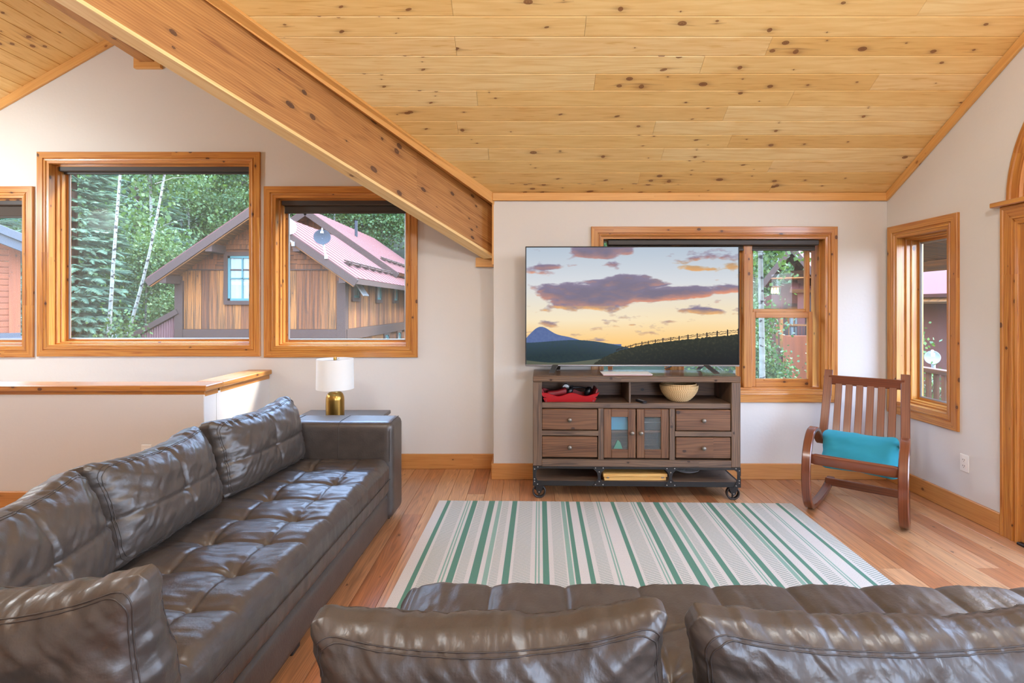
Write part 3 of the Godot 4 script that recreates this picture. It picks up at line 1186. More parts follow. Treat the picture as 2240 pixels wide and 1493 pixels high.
func build_shell() -> void:
	# gable wall with its three windows
	var gt := Transform3D(Basis(), Vector3(0, 0, GZ))
	wall("wall_gable", gt, [LX - 0.2, RIDGE_X, -0.08], func(x): return yg(x) + 0.06, -0.02, [[-5.578, -4.398, 1.052, 2.384], [-4.204, -2.416, 1.06, 2.684], [-2.224, -1.044, 1.052, 2.384]], 0.2, M.paint)
	window("window_1", Vector3(-4.988, 1.718, GZ), Vector3.RIGHT, 1.34, 1.492, 0.185, 0, "pine-framed window cut by the left edge of the picture")
	window("window_2", Vector3(-3.310, 1.872, GZ), Vector3.RIGHT, 1.948, 1.784, 0.185, 0, "largest pine-framed window, in the middle of the gable wall")
	window("window_3", Vector3(-1.634, 1.718, GZ), Vector3.RIGHT, 1.34, 1.492, 0.185, 0, "pine-framed window under the diagonal beam, looking onto a red roof")
	roller_blind(Vector3(-4.988, 2.357, GZ - 0.085), 1.10, 0.09, "dark roller blind at the top of the window cut by the left edge")
	roller_blind(Vector3(-3.310, 2.657, GZ - 0.085), 1.70, 0.0, "dark roller blind rolled up at the top of the largest window")
	roller_blind(Vector3(-1.634, 2.357, GZ - 0.085), 1.10, 0.05, "dark roller blind at the top of the window under the beam")
	# television wall, standing forward of the gable wall
	var tt := Transform3D(Basis(), Vector3(0, 0, TVZ))
	var tw := wall("wall_back", tt, [-0.282, RX + 0.2], func(_x): return EAVE + 0.02, -0.02, [[0.598, 2.456, 0.711, 1.990]], 0.2, M.paint)
	var g := G.new()
	g.box(Vector3(-0.181, 1.17, (TVZ + GZ) / 2 - 0.11), Vector3(0.2, 2.38, 0.18))
	part(tw, "plaster_return", g, M.paint)
	window("window_4", Vector3(1.527, 1.3505, TVZ), Vector3.RIGHT, 2.018, 1.439, 0.18, 3, "wide triple sash window behind the television")
	roller_blind(Vector3(1.527, 1.965, TVZ - 0.035), 1.74, 0.025, "dark roller blind along the top of the window behind the television")
	# right wall: local x runs towards the camera, from the corner
	var rt := Transform3D(Basis(Vector3.BACK, Vector3.UP, Vector3.LEFT), Vector3(RX, 0, 0))
	var arch := func(x): return 2.06 + sqrt(maxf(0.0, 0.82 * 0.82 - pow(x + 2.314, 2.0)))
	wall("wall_right", rt, [GZ - 0.3, RIDGE_Z, BZ + 0.2], func(x): return ya(x) + 0.02, -0.02, [[-4.21, -3.67, 0.64, 1.98], [-3.134, -1.494, -0.02, arch], [-0.95, 0.35, 0.6, 2.1]], 0.2, M.paint)
	window("window_5", Vector3(RX, 1.31, -3.94), Vector3.BACK, 0.70, 1.50, 0.185, 0, "narrow pine-framed window on the right wall behind the rocking chair")
	window("window_6", Vector3(RX, 1.35, -0.30), Vector3.BACK, 1.46, 1.66, 0.185, 0, "window on the right wall outside the picture")
	# back and left walls, behind the camera and beside the stairs
	var bt := Transform3D(Basis(Vector3.LEFT, Vector3.UP, Vector3.FORWARD), Vector3(0, 0, BZ))
	wall("wall_front", bt, [-RX - 0.2, -LX + 0.2], func(_x): return ya(BZ) + 0.12, -0.02, [[-2.1, -0.6, 0.6, 2.1]], 0.2, M.paint)
	window("window_7", Vector3(1.35, 1.35, BZ), Vector3.LEFT, 1.66, 1.66, 0.185, 0, "window behind the camera")
	var lt := Transform3D(Basis(Vector3.FORWARD, Vector3.UP, Vector3.RIGHT), Vector3(LX, 0, 0))
	wall("wall_left", lt, [-BZ - 0.2, -RIDGE_Z, -GZ + 0.2], func(x): return ya(-x) + 0.05, -0.02, [], 0.2, M.paint)
	# half wall round the stairs, with a pine cap
	var hw := setting("wall_stairs", "half wall with a pine cap round the stairs")
	var h := G.new()
	h.box(Vector3((LX - 2.263) / 2, 0.4, -3.745), Vector3(-2.263 - LX, 0.8, 0.15), 0.004)
	part(hw, "plaster", h, M.paint)
	h = G.new()
	h.box(Vector3(-2.338, 0.4, (GZ - 3.82) / 2), Vector3(0.15, 0.8, -3.82 - GZ), 0.0)
	part(hw, "plaster", h, M.paint)
	for a in [[0.845, 0.04, 0.0], [0.805, 0.045, 0.022]]:
		var c := G.new()
		c.uo = Vector2(0.3, 0.02)
		var in2: float = a[2]
		c.box(Vector3((LX - 2.24) / 2 - in2 / 2, a[0], -3.76), Vector3(-2.24 - LX - in2, a[1], 0.205 - 2 * in2), 0.005)
		part(hw, "cap", c, M.pine1)
		c = G.new()
		c.box(Vector3(-2.3425, a[0], (GZ - 3.865) / 2 - in2 * 0.5), Vector3(0.205 - 2 * in2, a[1], -3.865 - GZ + in2), 0.005)
		part(hw, "cap", c, M.pine2)
	# baseboards
	var bb := [["baseboard_back", Vector3((RX - 0.3) / 2, 0.065, TVZ + 0.01), Vector3(RX + 0.3, 0.13, 0.02)], ["baseboard_gable", Vector3((-2.26 - 0.282) / 2, 0.065, GZ + 0.01), Vector3(2.26 - 0.282, 0.13, 0.02)], ["baseboard_right", Vector3(RX - 0.01, 0.065, (TVZ - 3.265) / 2), Vector3(0.02, 0.13, -3.265 - TVZ)], ["baseboard_stairs", Vector3((LX - 2.263) / 2, 0.065, -3.66), Vector3(-2.263 - LX, 0.13, 0.02)], ["baseboard_front", Vector3((LX + RX) / 2, 0.065, BZ - 0.01), Vector3(RX - LX, 0.13, 0.02)]]
	for b in bb:
		var o := setting(b[0])
		boxpart(o, "board", b[1], b[2], M.base, 0.004)
	var o2 := setting("baseboard_return")
	boxpart(o2, "board", Vector3(-0.292, 0.065, (TVZ + GZ) / 2 + 0.01), Vector3(0.02, 0.13, 0.28), M.base, 0.004)
	# ceiling trims
	var c1 := setting("trim_1")
	boxpart(c1, "board", Vector3((RX - 0.29) / 2, EAVE - 0.03, TVZ + 0.011), Vector3(RX + 0.29, 0.064, 0.022), M.trim, 0.003)
	var c2 := setting("trim_2")
	timber(c2, "board", Vector3(RX - 0.011, ya(TVZ) - 0.034, TVZ + 0.01), Vector3(RX - 0.011, RIDGE_Y - 0.034, RIDGE_Z), Vector3.RIGHT, 0.022, 0.062, M.trim, 0.003)
	for s in [-1.0, 1.0]:
		var c3 := setting("trim_3" if s < 0 else "trim_4")
		var xe: float = RIDGE_X + s * 3.03
		timber(c3, "board", Vector3(RIDGE_X, RIDGE_Y - 0.04, GZ + 0.012), Vector3(xe, yg(xe) - 0.04, GZ + 0.012), Vector3.BACK, 0.024, 0.072, M.trim, 0.003)
	var c5 := setting("trim_5")   # corner strip of the television wall under the beam
	boxpart(c5, "board", Vector3(-0.288, 2.06, (TVZ + GZ) / 2 + 0.005), Vector3(0.016, 0.6, 0.27), M.trim, 0.002)

func build_beams() -> void:
	# valley beam: 45 degrees in plan, falling to the corner of the television wall
	var o := setting("beam_valley", "deep glued pine beam running diagonally under the ceiling")
	var dir := Vector3(-1, 0.562, 1)
	var nrm := Vector3(1, 0, 1).normalized()
	var b0 := Vector3(-0.302, 1.862, -4.45)       # lower edge of the face seen from the room
	var hgt := 0.45
	var a := b0 - nrm * 0.065 - dir.normalized() * 0.02
	var len := 3.3
	var g := G.new()
	var ax := dir.normalized()
	var u := nrm.cross(ax).normalized()
	if u.y < 0:
		u = -u
	# vertical faces: shear the box so that its sides stay plumb
	var e0 := a
	var e1 := a + dir * len
	var sec := [Vector2(-0.065, 0), Vector2(-0.058, -0.006), Vector2(0.058, -0.006), Vector2(0.065, 0), Vector2(0.065, hgt), Vector2(-0.065, hgt)]
	var per := 0.0
	for k in sec.size():
		var p: Vector2 = sec[k]
		var q: Vector2 = sec[(k + 1) % sec.size()]
		var l := (q - p).length()
		var pn := nrm * (q.y - p.y) + Vector3(0, -(q.x - p.x), 0)
		var ll := (e1 - e0).length()
		g.quad(e0 + nrm * p.x + Vector3.UP * p.y, e1 + nrm * p.x + Vector3.UP * p.y, e1 + nrm * q.x + Vector3.UP * q.y, e0 + nrm * q.x + Vector3.UP * q.y, pn, Vector2(ll, per), Vector2(0, per), Vector2(0, per + l), Vector2(ll, per + l))
		per += l
	part(o, "timber", g, M.beam)
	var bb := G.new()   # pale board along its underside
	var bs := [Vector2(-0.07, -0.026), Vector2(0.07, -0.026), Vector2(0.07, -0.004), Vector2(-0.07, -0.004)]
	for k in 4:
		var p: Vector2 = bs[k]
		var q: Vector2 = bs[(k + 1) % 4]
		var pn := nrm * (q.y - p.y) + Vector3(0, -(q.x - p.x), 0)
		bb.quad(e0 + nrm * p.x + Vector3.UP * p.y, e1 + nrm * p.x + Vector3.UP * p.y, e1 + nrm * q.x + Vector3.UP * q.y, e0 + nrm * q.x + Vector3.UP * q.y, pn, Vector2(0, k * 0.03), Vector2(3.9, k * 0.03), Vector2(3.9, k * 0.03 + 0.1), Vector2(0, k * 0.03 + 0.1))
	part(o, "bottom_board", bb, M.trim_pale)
	var t := G.new()   # trim strip where the beam meets the boards
	var n2 := nrm
	for s in [-1.0, 1.0]:
		var p0 := Vector3(valley_x(TVZ - 0.2, true), ya(TVZ - 0.2), TVZ - 0.2)
		var p1 := Vector3(RIDGE_X, RIDGE_Y, RIDGE_Z)
		var dd := (p1 - p0)
		var off: float = 0.105
		var plane_up := Vector3(0, 1, -PITCH).normalized() if s > 0 else Vector3(0.571, 1, 0).normalized()
		var side := dd.cross(plane_up).normalized()
		if side.dot(nrm) * s < 0:
			side = -side
		var c0 := p0 + side * off - plane_up * 0.012
		var c1 := p1 + side * off - plane_up * 0.012
		t.x = Transform3D(Basis(dd.normalized(), plane_up, dd.normalized().cross(plane_up)), (c0 + c1) / 2)
		t.box(Vector3.ZERO, Vector3(dd.length(), 0.022, 0.07), 0.003, 0)
	part(o, "trim_board", t, M.trim)
	g = G.new()   # collar where the beam enters the gable wall
	g.box(Vector3(-0.36, 1.80, GZ + 0.018), Vector3(0.19, 0.08, 0.036), 0.003)
	part(o, "collar", g, M.trim)
	# ridge beam of the gable
	var r := setting("beam_ridge", "small ridge beam meeting the gable wall")
	timber(r, "timber", Vector3(RIDGE_X, 3.542 + 0.17, GZ), Vector3(RIDGE_X, 3.542 + 0.17, RIDGE_Z - 0.05), Vector3.RIGHT, 0.128, 0.34, M.beam)
	for b in [[Vector3(0, 3.515, 0), Vector3(0.236, 0.056, 0.034)], [Vector3(-0.091, 3.64, 0), Vector3(0.054, 0.2, 0.034)], [Vector3(0.091, 3.64, 0), Vector3(0.054, 0.2, 0.034)]]:
		boxpart(r, "collar", Vector3(RIDGE_X, 0, GZ + 0.017) + b[0], b[1], M.trim, 0.003)
	for s in [-1, 1]:
		boxpart(r, "side_board", Vector3(RIDGE_X + s * 0.08, RIDGE_Y - 0.09, (GZ + RIDGE_Z) / 2), Vector3(0.03, 0.09, RIDGE_Z - GZ), M.trim, 0.003)
	# mirrored valley beam over the stairs
	var o2 := setting("beam_stairs")
	timber(o2, "timber", Vector3(-6.3, 2.05, -4.5), Vector3(-3.4, 3.7, -1.6), Vector3(1, 0, -1), 0.13, 0.33, M.beam)
	var o3 := setting("beam_main")
	timber(o3, "timber", Vector3(LX, RIDGE_Y - 0.17, RIDGE_Z), Vector3(RX, RIDGE_Y - 0.17, RIDGE_Z), Vector3.BACK, 0.15, 0.36, M.beam)

func build_door() -> void:
	var o := setting("door_1", "glazed pine double door with an arched light above")
	var tr := Transform3D(Basis(Vector3.BACK, Vector3.UP, Vector3.LEFT), Vector3(RX, 0, -2.314))
	o.transform = tr
	# casing legs and the shelf over them
	var prof := [Vector2(0, 0), Vector2(0, 0.018), Vector2(0.004, 0.023), Vector2(0.018, 0.023), Vector2(0.022, 0.018), Vector2(0.07, 0.018), Vector2(0.074, 0.026), Vector2(0.084, 0.026), Vector2(0.088, 0.016), Vector2(0.1, 0.016), Vector2(0.104, 0.024), Vector2(0.118, 0.02), Vector2(0.122, 0.008), Vector2(0.14, 0.008), Vector2(0.14, 0)]
	for s in [-1.0, 1.0]:
		var g := G.new()
		g.uo = Vector2(rng.randf(), 0)
		g.moulding(Vector3(s * 0.95, 0.0, 0), Vector3(s * 0.95, 2.03, 0), Vector3(-s, 0, 0), Vector3.BACK, prof, 0.0, 1.0)
		part(o, "casing", g, M["pine%d" % (0 if s < 0 else 2)])
	var hd := G.new()
	hd.moulding(Vector3(-0.95, 2.03, 0), Vector3(0.95, 2.03, 0), Vector3.DOWN, Vector3.BACK, prof)
	part(o, "casing", hd, M.pine1)
	boxpart(o, "shelf", Vector3(0, 2.045, 0.028), Vector3(1.97, 0.03, 0.056), M.pine2, 0.004)
	# arched casing
	var ap := [Vector2(0.91, 0), Vector2(0.91, 0.02), Vector2(0.9, 0.024), Vector2(0.885, 0.024), Vector2(0.88, 0.016), Vector2(0.84, 0.016), Vector2(0.835, 0.024), Vector2(0.82, 0.022), Vector2(0.81, 0.008), Vector2(0.79, 0.008), Vector2(0.79, -0.14), Vector2(0.77, -0.14)]
	var ag := G.new()
	for k in ap.size() - 1:
		var p: Vector2 = ap[k]
		var q: Vector2 = ap[k + 1]
		var base := ag.v.size()
		for i in 37:
			var an := PI * i / 36
			var dr := Vector3(cos(an), sin(an), 0)
			var nn := (dr * (q.y - p.y) * -1.0 + Vector3.BACK * (q.x - p.x)) * -1.0
			ag.add(Vector3(0, 2.06, p.y) + dr * p.x, nn, Vector2(an * 0.85, k * 0.01))
			ag.add(Vector3(0, 2.06, q.y) + dr * q.x, nn, Vector2(an * 0.85, k * 0.01 + 0.01))
		for i in 36:
			var b := base + 2 * i
			ag.face(b, b + 1, b + 3)
			ag.face(b, b + 3, b + 2)
	part(o, "arched_casing", ag, M.pine1)
	var pn := G.new()
	var poly := PackedVector2Array()
	for i in 25:
		poly.append(Vector2(cos(PI * i / 24), sin(PI * i / 24)) * 0.785 + Vector2(0, 2.06))
	pn.prism(poly, -0.145, -0.14)
	part(o, "arched_pane", pn, M.glass)
	# jambs and the two leaves
	for s in [-1.0, 1.0]:
		boxpart(o, "jamb", Vector3(s * 0.805, 1.0, -0.09), Vector3(0.03, 2.0, 0.2), M.pine1, 0.003)
	boxpart(o, "transom", Vector3(0, 1.985, -0.09), Vector3(1.64, 0.13, 0.2), M.pine0, 0.004)
	boxpart(o, "threshold", Vector3(0, 0.008, -0.08), Vector3(1.64, 0.016, 0.24), M.hinge, 0.004)
	for s in [-1.0, 1.0]:
		var leaf := Vector3(s * 0.396, 0.97, -0.045)
		sash(o, leaf, 0.784, 1.9, [0.1, 0.1, 0.22, 0.11], 0.044, M["pine%d" % (1 if s < 0 else 0)], M.glass)
		for y in [1.70, 1.225, 0.744, 0.267]:
			var hg := G.new()
			hg.tube([Vector3(s * 0.79, y - 0.05, -0.014), Vector3(s * 0.79, y + 0.05, -0.014)], 0.009, 10)
			hg.box(Vector3(s * 0.775, y, -0.021), Vector3(0.034, 0.094, 0.004))
			hg.tube([Vector3(s * 0.79, y - 0.058, -0.014), Vector3(s * 0.79, y + 0.058, -0.014)], 0.005, 8)
			part(o, "hinge", hg, M.hinge)
	boxpart(o, "handle", Vector3(0.06, 1.0, 0.0), Vector3(0.12, 0.018, 0.016), M.hinge, 0.004)

func outlet(at: Vector3, right: Vector3, label: String) -> void:
	var o := thing("power_outlet", label, "outlet", at)
	o.basis = Basis(right, Vector3.UP, right.cross(Vector3.UP))
	boxpart(o, "cover_plate", Vector3(0, 0, 0.003), Vector3(0.072, 0.115, 0.006), M.white_plastic, 0.002)
	for y in [-0.02, 0.02]:
		var s := boxpart(o, "socket", Vector3(0, y, 0.007), Vector3(0.034, 0.028, 0.003), M.white_plastic, 0.001)
		for x in [-0.007, 0.007]:
			boxpart(s, "slot", Vector3(x, y + 0.003, 0.0088), Vector3(0.0026, 0.009, 0.001), M.dark_slot, 0.0)
		boxpart(s, "slot", Vector3(0, y - 0.008, 0.0088), Vector3(0.004, 0.004, 0.001), M.dark_slot, 0.0)

# hanging globes out of view, added to brighten the room
func pendant(at: Vector3, energy: float, label: String) -> void:
	var o := thing("added_fill_lamp", label, "lamp", at, 0.0, "added fill lamps out of view")
	var g := G.new()
	g.tube([Vector3(0, 0.16, 0), Vector3(0, ya(at.z) - at.y, 0)], 0.006, 6)
	part(o, "rod", g, M.hinge)
	var b := G.new()
	b.lathe(Vector3.ZERO, [Vector2(0.001, -0.15), Vector2(0.075, -0.13), Vector2(0.13, -0.075), Vector2(0.15, 0), Vector2(0.13, 0.075), Vector2(0.075, 0.13), Vector2(0.02, 0.16), Vector2(0.001, 0.16)], 24)
	var bm := sm(Color("f6efe2"), 0.4)
	bm.emission_enabled = true
	bm.emission = Color(0.96, 0.98, 1.0)
	bm.emission_energy_multiplier = 1.5
	part(o, "glass_globe", b, bm)
	var l := OmniLight3D.new()
	l.light_color = Color(0.94, 0.98, 1.0)
	l.light_energy = energy
	l.light_size = 0.14
	l.omni_range = 14.0
	l.omni_attenuation = 2.0
	l.shadow_enabled = true
	l.name = "added_fill_light"
	l.position.y = -0.01
	o.add_child(l)

# ---------------------------------------------------------------- leather sofas
var nz := FastNoiseLite.new()

# seat top: seams on a grid, buttons pulled in at its crossings, folds running across
func seat_disp(p: Vector3, n: Vector3, rows: Array, z0: float, step: float, half: Vector3) -> Vector3:
	var q := p
	if n.y > 0.25:
		var k := (n.y - 0.25) / 0.75
		var dip := 0.0
		# plump between the seams
		var zs := (p.z - z0) / step
		var fz := absf(zs - round(zs)) * step
		dip -= 0.009 * exp(-pow(fz / 0.009, 2.0)) * smoothstep(-half.x, -half.x + 0.15, p.x)
		for rx in rows:
			dip -= 0.007 * exp(-pow((p.x - rx) / 0.008, 2.0))
		var puffy := 0.010 * (1.0 - exp(-pow(fz / 0.05, 2.0)))
		dip += puffy
		# buttons
		var zi := int(round(zs))
		for dz in [-1, 0, 1]:
			for r in rows.size():
				var deep: bool = ((zi + dz + r) % 2) == 0
				var cx: float = rows[r]
				var cz: float = z0 + (zi + dz) * step
				var d := Vector2(p.x - cx, p.z - cz)
				var l := d.length()
				if l < 0.22:
					var a := 0.036 if deep else 0.013
					dip -= a * exp(-l / 0.042)
					var an := d.angle()
					var w := 0.5 + 0.5 * sin(an * (9.0 if deep else 6.0) + nz.get_noise_2d(cx * 90.0, cz * 90.0) * 9.0 + 2.0 * nz.get_noise_2d(p.x * 300.0, p.z * 300.0))
					dip += (0.0085 if deep else 0.004) * (w - 0.5) * exp(-l / 0.075) * (1.0 - exp(-l / 0.02))
		# fine folds across the seat
		dip += 0.0036 * nz.get_noise_2d(p.x * 190.0 + 40.0 * nz.get_noise_2d(p.x * 60.0, p.z * 60.0), p.z * 1150.0) * smoothstep(0.02, 0.1, fz + 0.03)
		dip += 0.006 * nz.get_noise_2d(p.x * 160.0, p.z * 260.0 + 500.0)
		q.y += dip * k
	else:
		# front and sides hang a little, with shallow folds
		q += n * (0.0035 * nz.get_noise_2d((p.z + p.x) * 520.0, p.y * 150.0) + 0.006 * cos(clampf(p.y / half.y, -1, 1) * PI * 0.5))
	return q

func leather_box(o: Node3D, called: String, c: Vector3, s: Vector3, rad: float, step := 0.03, amp := 0.002) -> MeshInstance3D:
	var g := G.new()
	g.x = Transform3D(Basis(), c)
	g.puff(s, step, rad, func(p: Vector3, n: Vector3): return p + n * (amp * nz.get_noise_3d(p.x * 160.0, p.y * 160.0, p.z * 160.0)))
	return part(o, called, g, M.leather)

func seam_line(o: Node3D, pts: Array, r := 0.0022, m: Material = null) -> void:
	var g := G.new()
	g.tube(pts, r, 6)
	part(o, "seam", g, m if m else M.seam)

func build_sofas() -> void:
	nz.seed = 4
	nz.frequency = 0.02
	nz.fractal_octaves = 3
	# the long sofa on the left; local x is its front, local z its length
	var o := thing("leather_sofa", "long brown leather sofa with a tufted seat standing along the half wall", "sofa", Vector3(-1.435, 0, -2.305), -0.022)
	leather_box(o, "base", Vector3(0, 0.125, 0), Vector3(1.02, 0.17, 2.68), 0.02)
	var seat := G.new()
	var hs := Vector3(0.525, 0.115, 1.12)
	seat.x = Transform3D(Basis(), Vector3(0.0, 0.322, 0.03))
	seat.puff(hs * 2.0, 0.0085, 0.055, func(p, n): return seat_disp(p, n, [0.10, 0.345], 0.065, 0.245, hs))
	part(o, "seat", seat, M.leather)
	seam_line(o, spline([Vector3(0.535, 0.318, -1.05), Vector3(0.537, 0.322, -0.5), Vector3(0.537, 0.32, 0.1), Vector3(0.537, 0.323, 0.6), Vector3(0.534, 0.319, 1.08)], 6), 0.003)
	leather_box(o, "back", Vector3(-0.41, 0.40, 0), Vector3(0.2, 0.42, 2.66), 0.05)
	leather_box(o, "back", Vector3(0, 0.40, 1.245), Vector3(1.0, 0.46, 0.2), 0.05)
	var arm := leather_box(o, "armrest", Vector3(0.01, 0.355, -1.215), Vector3(1.06, 0.63, 0.265), 0.045, 0.02, 0.0015)
	for x in [-0.12, 0.19]:
		var pts := []
		for k in [Vector2(-1.0815, 0.44), Vector2(-1.0815, 0.6), Vector2(-1.084, 0.632), Vector2(-1.094, 0.655), Vector2(-1.112, 0.667), Vector2(-1.14, 0.6715), Vector2(-1.3, 0.6715)]:
			pts.append(Vector3(x, k.y, k.x))
		seam_line(arm, pts, 0.002)
	var ed := []
	for k in [Vector2(-1.09, 0.42), Vector2(-1.09, 0.61), Vector2(-1.1, 0.645), Vector2(-1.125, 0.663), Vector2(-1.16, 0.669), Vector2(-1.30, 0.669)]:
		ed.append(Vector3(0.532 - 0.012, k.y, k.x))
	seam_line(arm, ed, 0.003)
	for p in [Vector3(0.45, 0.02, -1.25), Vector3(0.45, 0.02, 0.13), Vector3(0.45, 0.02, 1.25), Vector3(-0.45, 0.02, -1.25), Vector3(-0.45, 0.02, 1.25)]:
		boxpart(o, "leg", p, Vector3(0.07, 0.045, 0.07), M.foot, 0.004)
	# the second sofa in front of the camera, its back to us; local x runs along it
	var f := thing("leather_sofa", "brown leather sofa facing the television with its back to the viewer", "sofa", Vector3(0.985, 0, -1.345), -0.01)
	leather_box(f, "base", Vector3(0, 0.125, 0), Vector3(2.80, 0.17, 1.0), 0.02)
	var s2 := G.new()
	var h2 := Vector3(0.525, 0.115, 1.42)
	s2.x = Transform3D(Basis(Vector3.UP, PI / 2), Vector3(0, 0.325, 0.0))
	s2.puff(h2 * 2.0, 0.0095, 0.055, func(p, n): return seat_disp(p, n, [0.06, 0.25], -1.42 + 0.30, 0.258, h2))
	part(f, "seat", s2, M.leather)
	leather_box(f, "back", Vector3(0, 0.40, 0.42), Vector3(2.78, 0.40, 0.16), 0.05)
	for x in [-1.3, 1.3]:
		for z in [-0.43, 0.43]:
			boxpart(f, "leg", Vector3(x, 0.02, z), Vector3(0.07, 0.045, 0.07), M.foot, 0.004)

# a loose back cushion: x along its width, y its height, z its thickness
func back_cushion(label: String, at: Vector3, rot: Vector3, size: Vector3, sag: float, sd: int, cross: bool, peak := 0.0, step := 0.009) -> Node3D:
	var o := thing("sofa_cushion", label, "cushion", at, 0.0, "loose leather back cushions")
	o.rotation = rot
	var h := size * 0.5
	var disp := func(p: Vector3, n: Vector3) -> Vector3:
		var a := p.x / h.x
		var b := p.y / h.y
		var q := p
		# full in the middle, thin at the rim, corners drawn out
		var k := pow(maxf(0.0, (1.0 - pow(absf(a), 3.6)) * (1.0 - pow(absf(b), 2.2 if b > 0.0 else 3.6))), 0.55)
		q.z = p.z * lerpf(0.2, 1.0, k)
		q.x *= 1.0 - 0.035 * cos(b * PI / 2.0)
		q.y -= sag * (1.0 - a * a) * clampf(b * 0.5 + 0.5, 0, 1)
		q.y += peak * exp(-pow((a - 0.72) / 0.25, 2.0)) * clampf(b, 0, 1)
		# folds: puckers along the seams and a few long creases
		var rim := maxf(absf(a), absf(b))
		var along := p.x if absf(b) > absf(a) else p.y
		var f := exp(-pow((rim - 0.92) / 0.2, 2.0))
		var wr := (0.0085 if cross else 0.005) * f * nz.get_noise_2d(along * 950.0 + sd * 77.0, rim * 120.0 + sd)
		wr += 0.013 * nz.get_noise_2d(p.x * 150.0 + sd * 31.0 + p.y * 90.0, p.y * 260.0 - sd * 17.0)
		wr += 0.0055 * nz.get_noise_2d((p.x - p.y * 0.8) * 620.0 + sd * 11.0, (p.x + p.y) * 150.0)
		if cross and p.z > 0.0 and rim < 0.97:
			wr -= 0.008 * exp(-pow((p.x - 0.02) / 0.008, 2.0)) + 0.008 * exp(-pow((p.y + 0.02) / 0.008, 2.0))
			var d := Vector2(p.x - 0.02, p.y + 0.02).length()
			wr -= 0.02 * exp(-d / 0.05)
		q += n * wr
		return q
	var g := G.new()
	g.puff(size, step, minf(0.04, h.z * 0.75), disp)
	var body := part(o, "cover", g, M.leather)
	# stitched seams round the front and the back panel
	for side in [-1.0, 1.0]:
		for inset in [0.012, 0.021]:
			var pts := []
			var e: float = inset
			var r := 0.06
			var c := [Vector2(h.x - e, h.y - e), Vector2(-h.x + e, h.y - e), Vector2(-h.x + e, -h.y + e), Vector2(h.x - e, -h.y + e)]
			for k in 4:
				var c0: Vector2 = c[k]
				var c1: Vector2 = c[(k + 1) % 4]
				var dd := (c1 - c0)
				var n := int(dd.length() / 0.012)
				for j in n:
					var u := c0 + dd * (float(j) / n)
					var lim := Vector2(h.x - e - r, h.y - e - r)
					var cc := u.clamp(-lim, lim)
					if (u - cc).length() > r:
						u = cc + (u - cc).normalized() * r
					var nn := Vector3(u.x / h.x * 0.3, u.y / h.y * 0.3, side).normalized()
					var rr := minf(0.04, h.z * 0.75)
					var inner := h - Vector3.ONE * rr
					var base := Vector3(u.x, u.y, side * h.z)
					var cl := base.clamp(-inner, inner)
					nn = (base - cl).normalized()
					pts.append(disp.call(cl + nn * rr, nn) + Vector3(0, 0, 0))
			var sg := G.new()
			sg.tube(pts, 0.0019, 5, true)
			part(body, "seam", sg, M.seam)
	return o

func build_cushions() -> void:
	# three along the half wall
	back_cushion("leather back cushion nearest the sofa arm and the table lamp", Vector3(-1.56, 0.628, -3.03), Vector3(-0.20, PI / 2 - 0.10, 0), Vector3(0.77, 0.405, 0.26), 0.02, 1, true, 0.02)
	back_cushion("leather back cushion in the middle of the three along the half wall", Vector3(-1.61, 0.628, -2.27), Vector3(-0.26, PI / 2 + 0.02, 0), Vector3(0.71, 0.405, 0.28), 0.03, 2, true)
	back_cushion("leather back cushion against the left edge of the picture, lit at its top", Vector3(-1.56, 0.625, -1.575), Vector3(-0.30, PI / 2 + 0.10, 0.03), Vector3(0.67, 0.415, 0.28), 0.03, 3, true)
	# three seen from behind
	back_cushion("leather cushion in the bottom left corner of the picture, seen from behind", Vector3(-1.12, 0.628, -1.17), Vector3(-0.12, PI + 0.04, -0.08), Vector3(0.62, 0.405, 0.22), 0.05, 4, false, 0.0, 0.007)
	back_cushion("leather cushion in the bottom middle of the picture, seen from behind", Vector3(-0.075, 0.595, -1.12), Vector3(-0.12, PI, -0.025), Vector3(0.74, 0.405, 0.22), 0.05, 5, false, 0.0, 0.007)
	back_cushion("leather cushion in the bottom right of the picture, seen from behind", Vector3(0.80, 0.595, -1.12), Vector3(-0.12, PI, -0.02), Vector3(0.92, 0.405, 0.22), 0.05, 6, false, 0.0, 0.007)

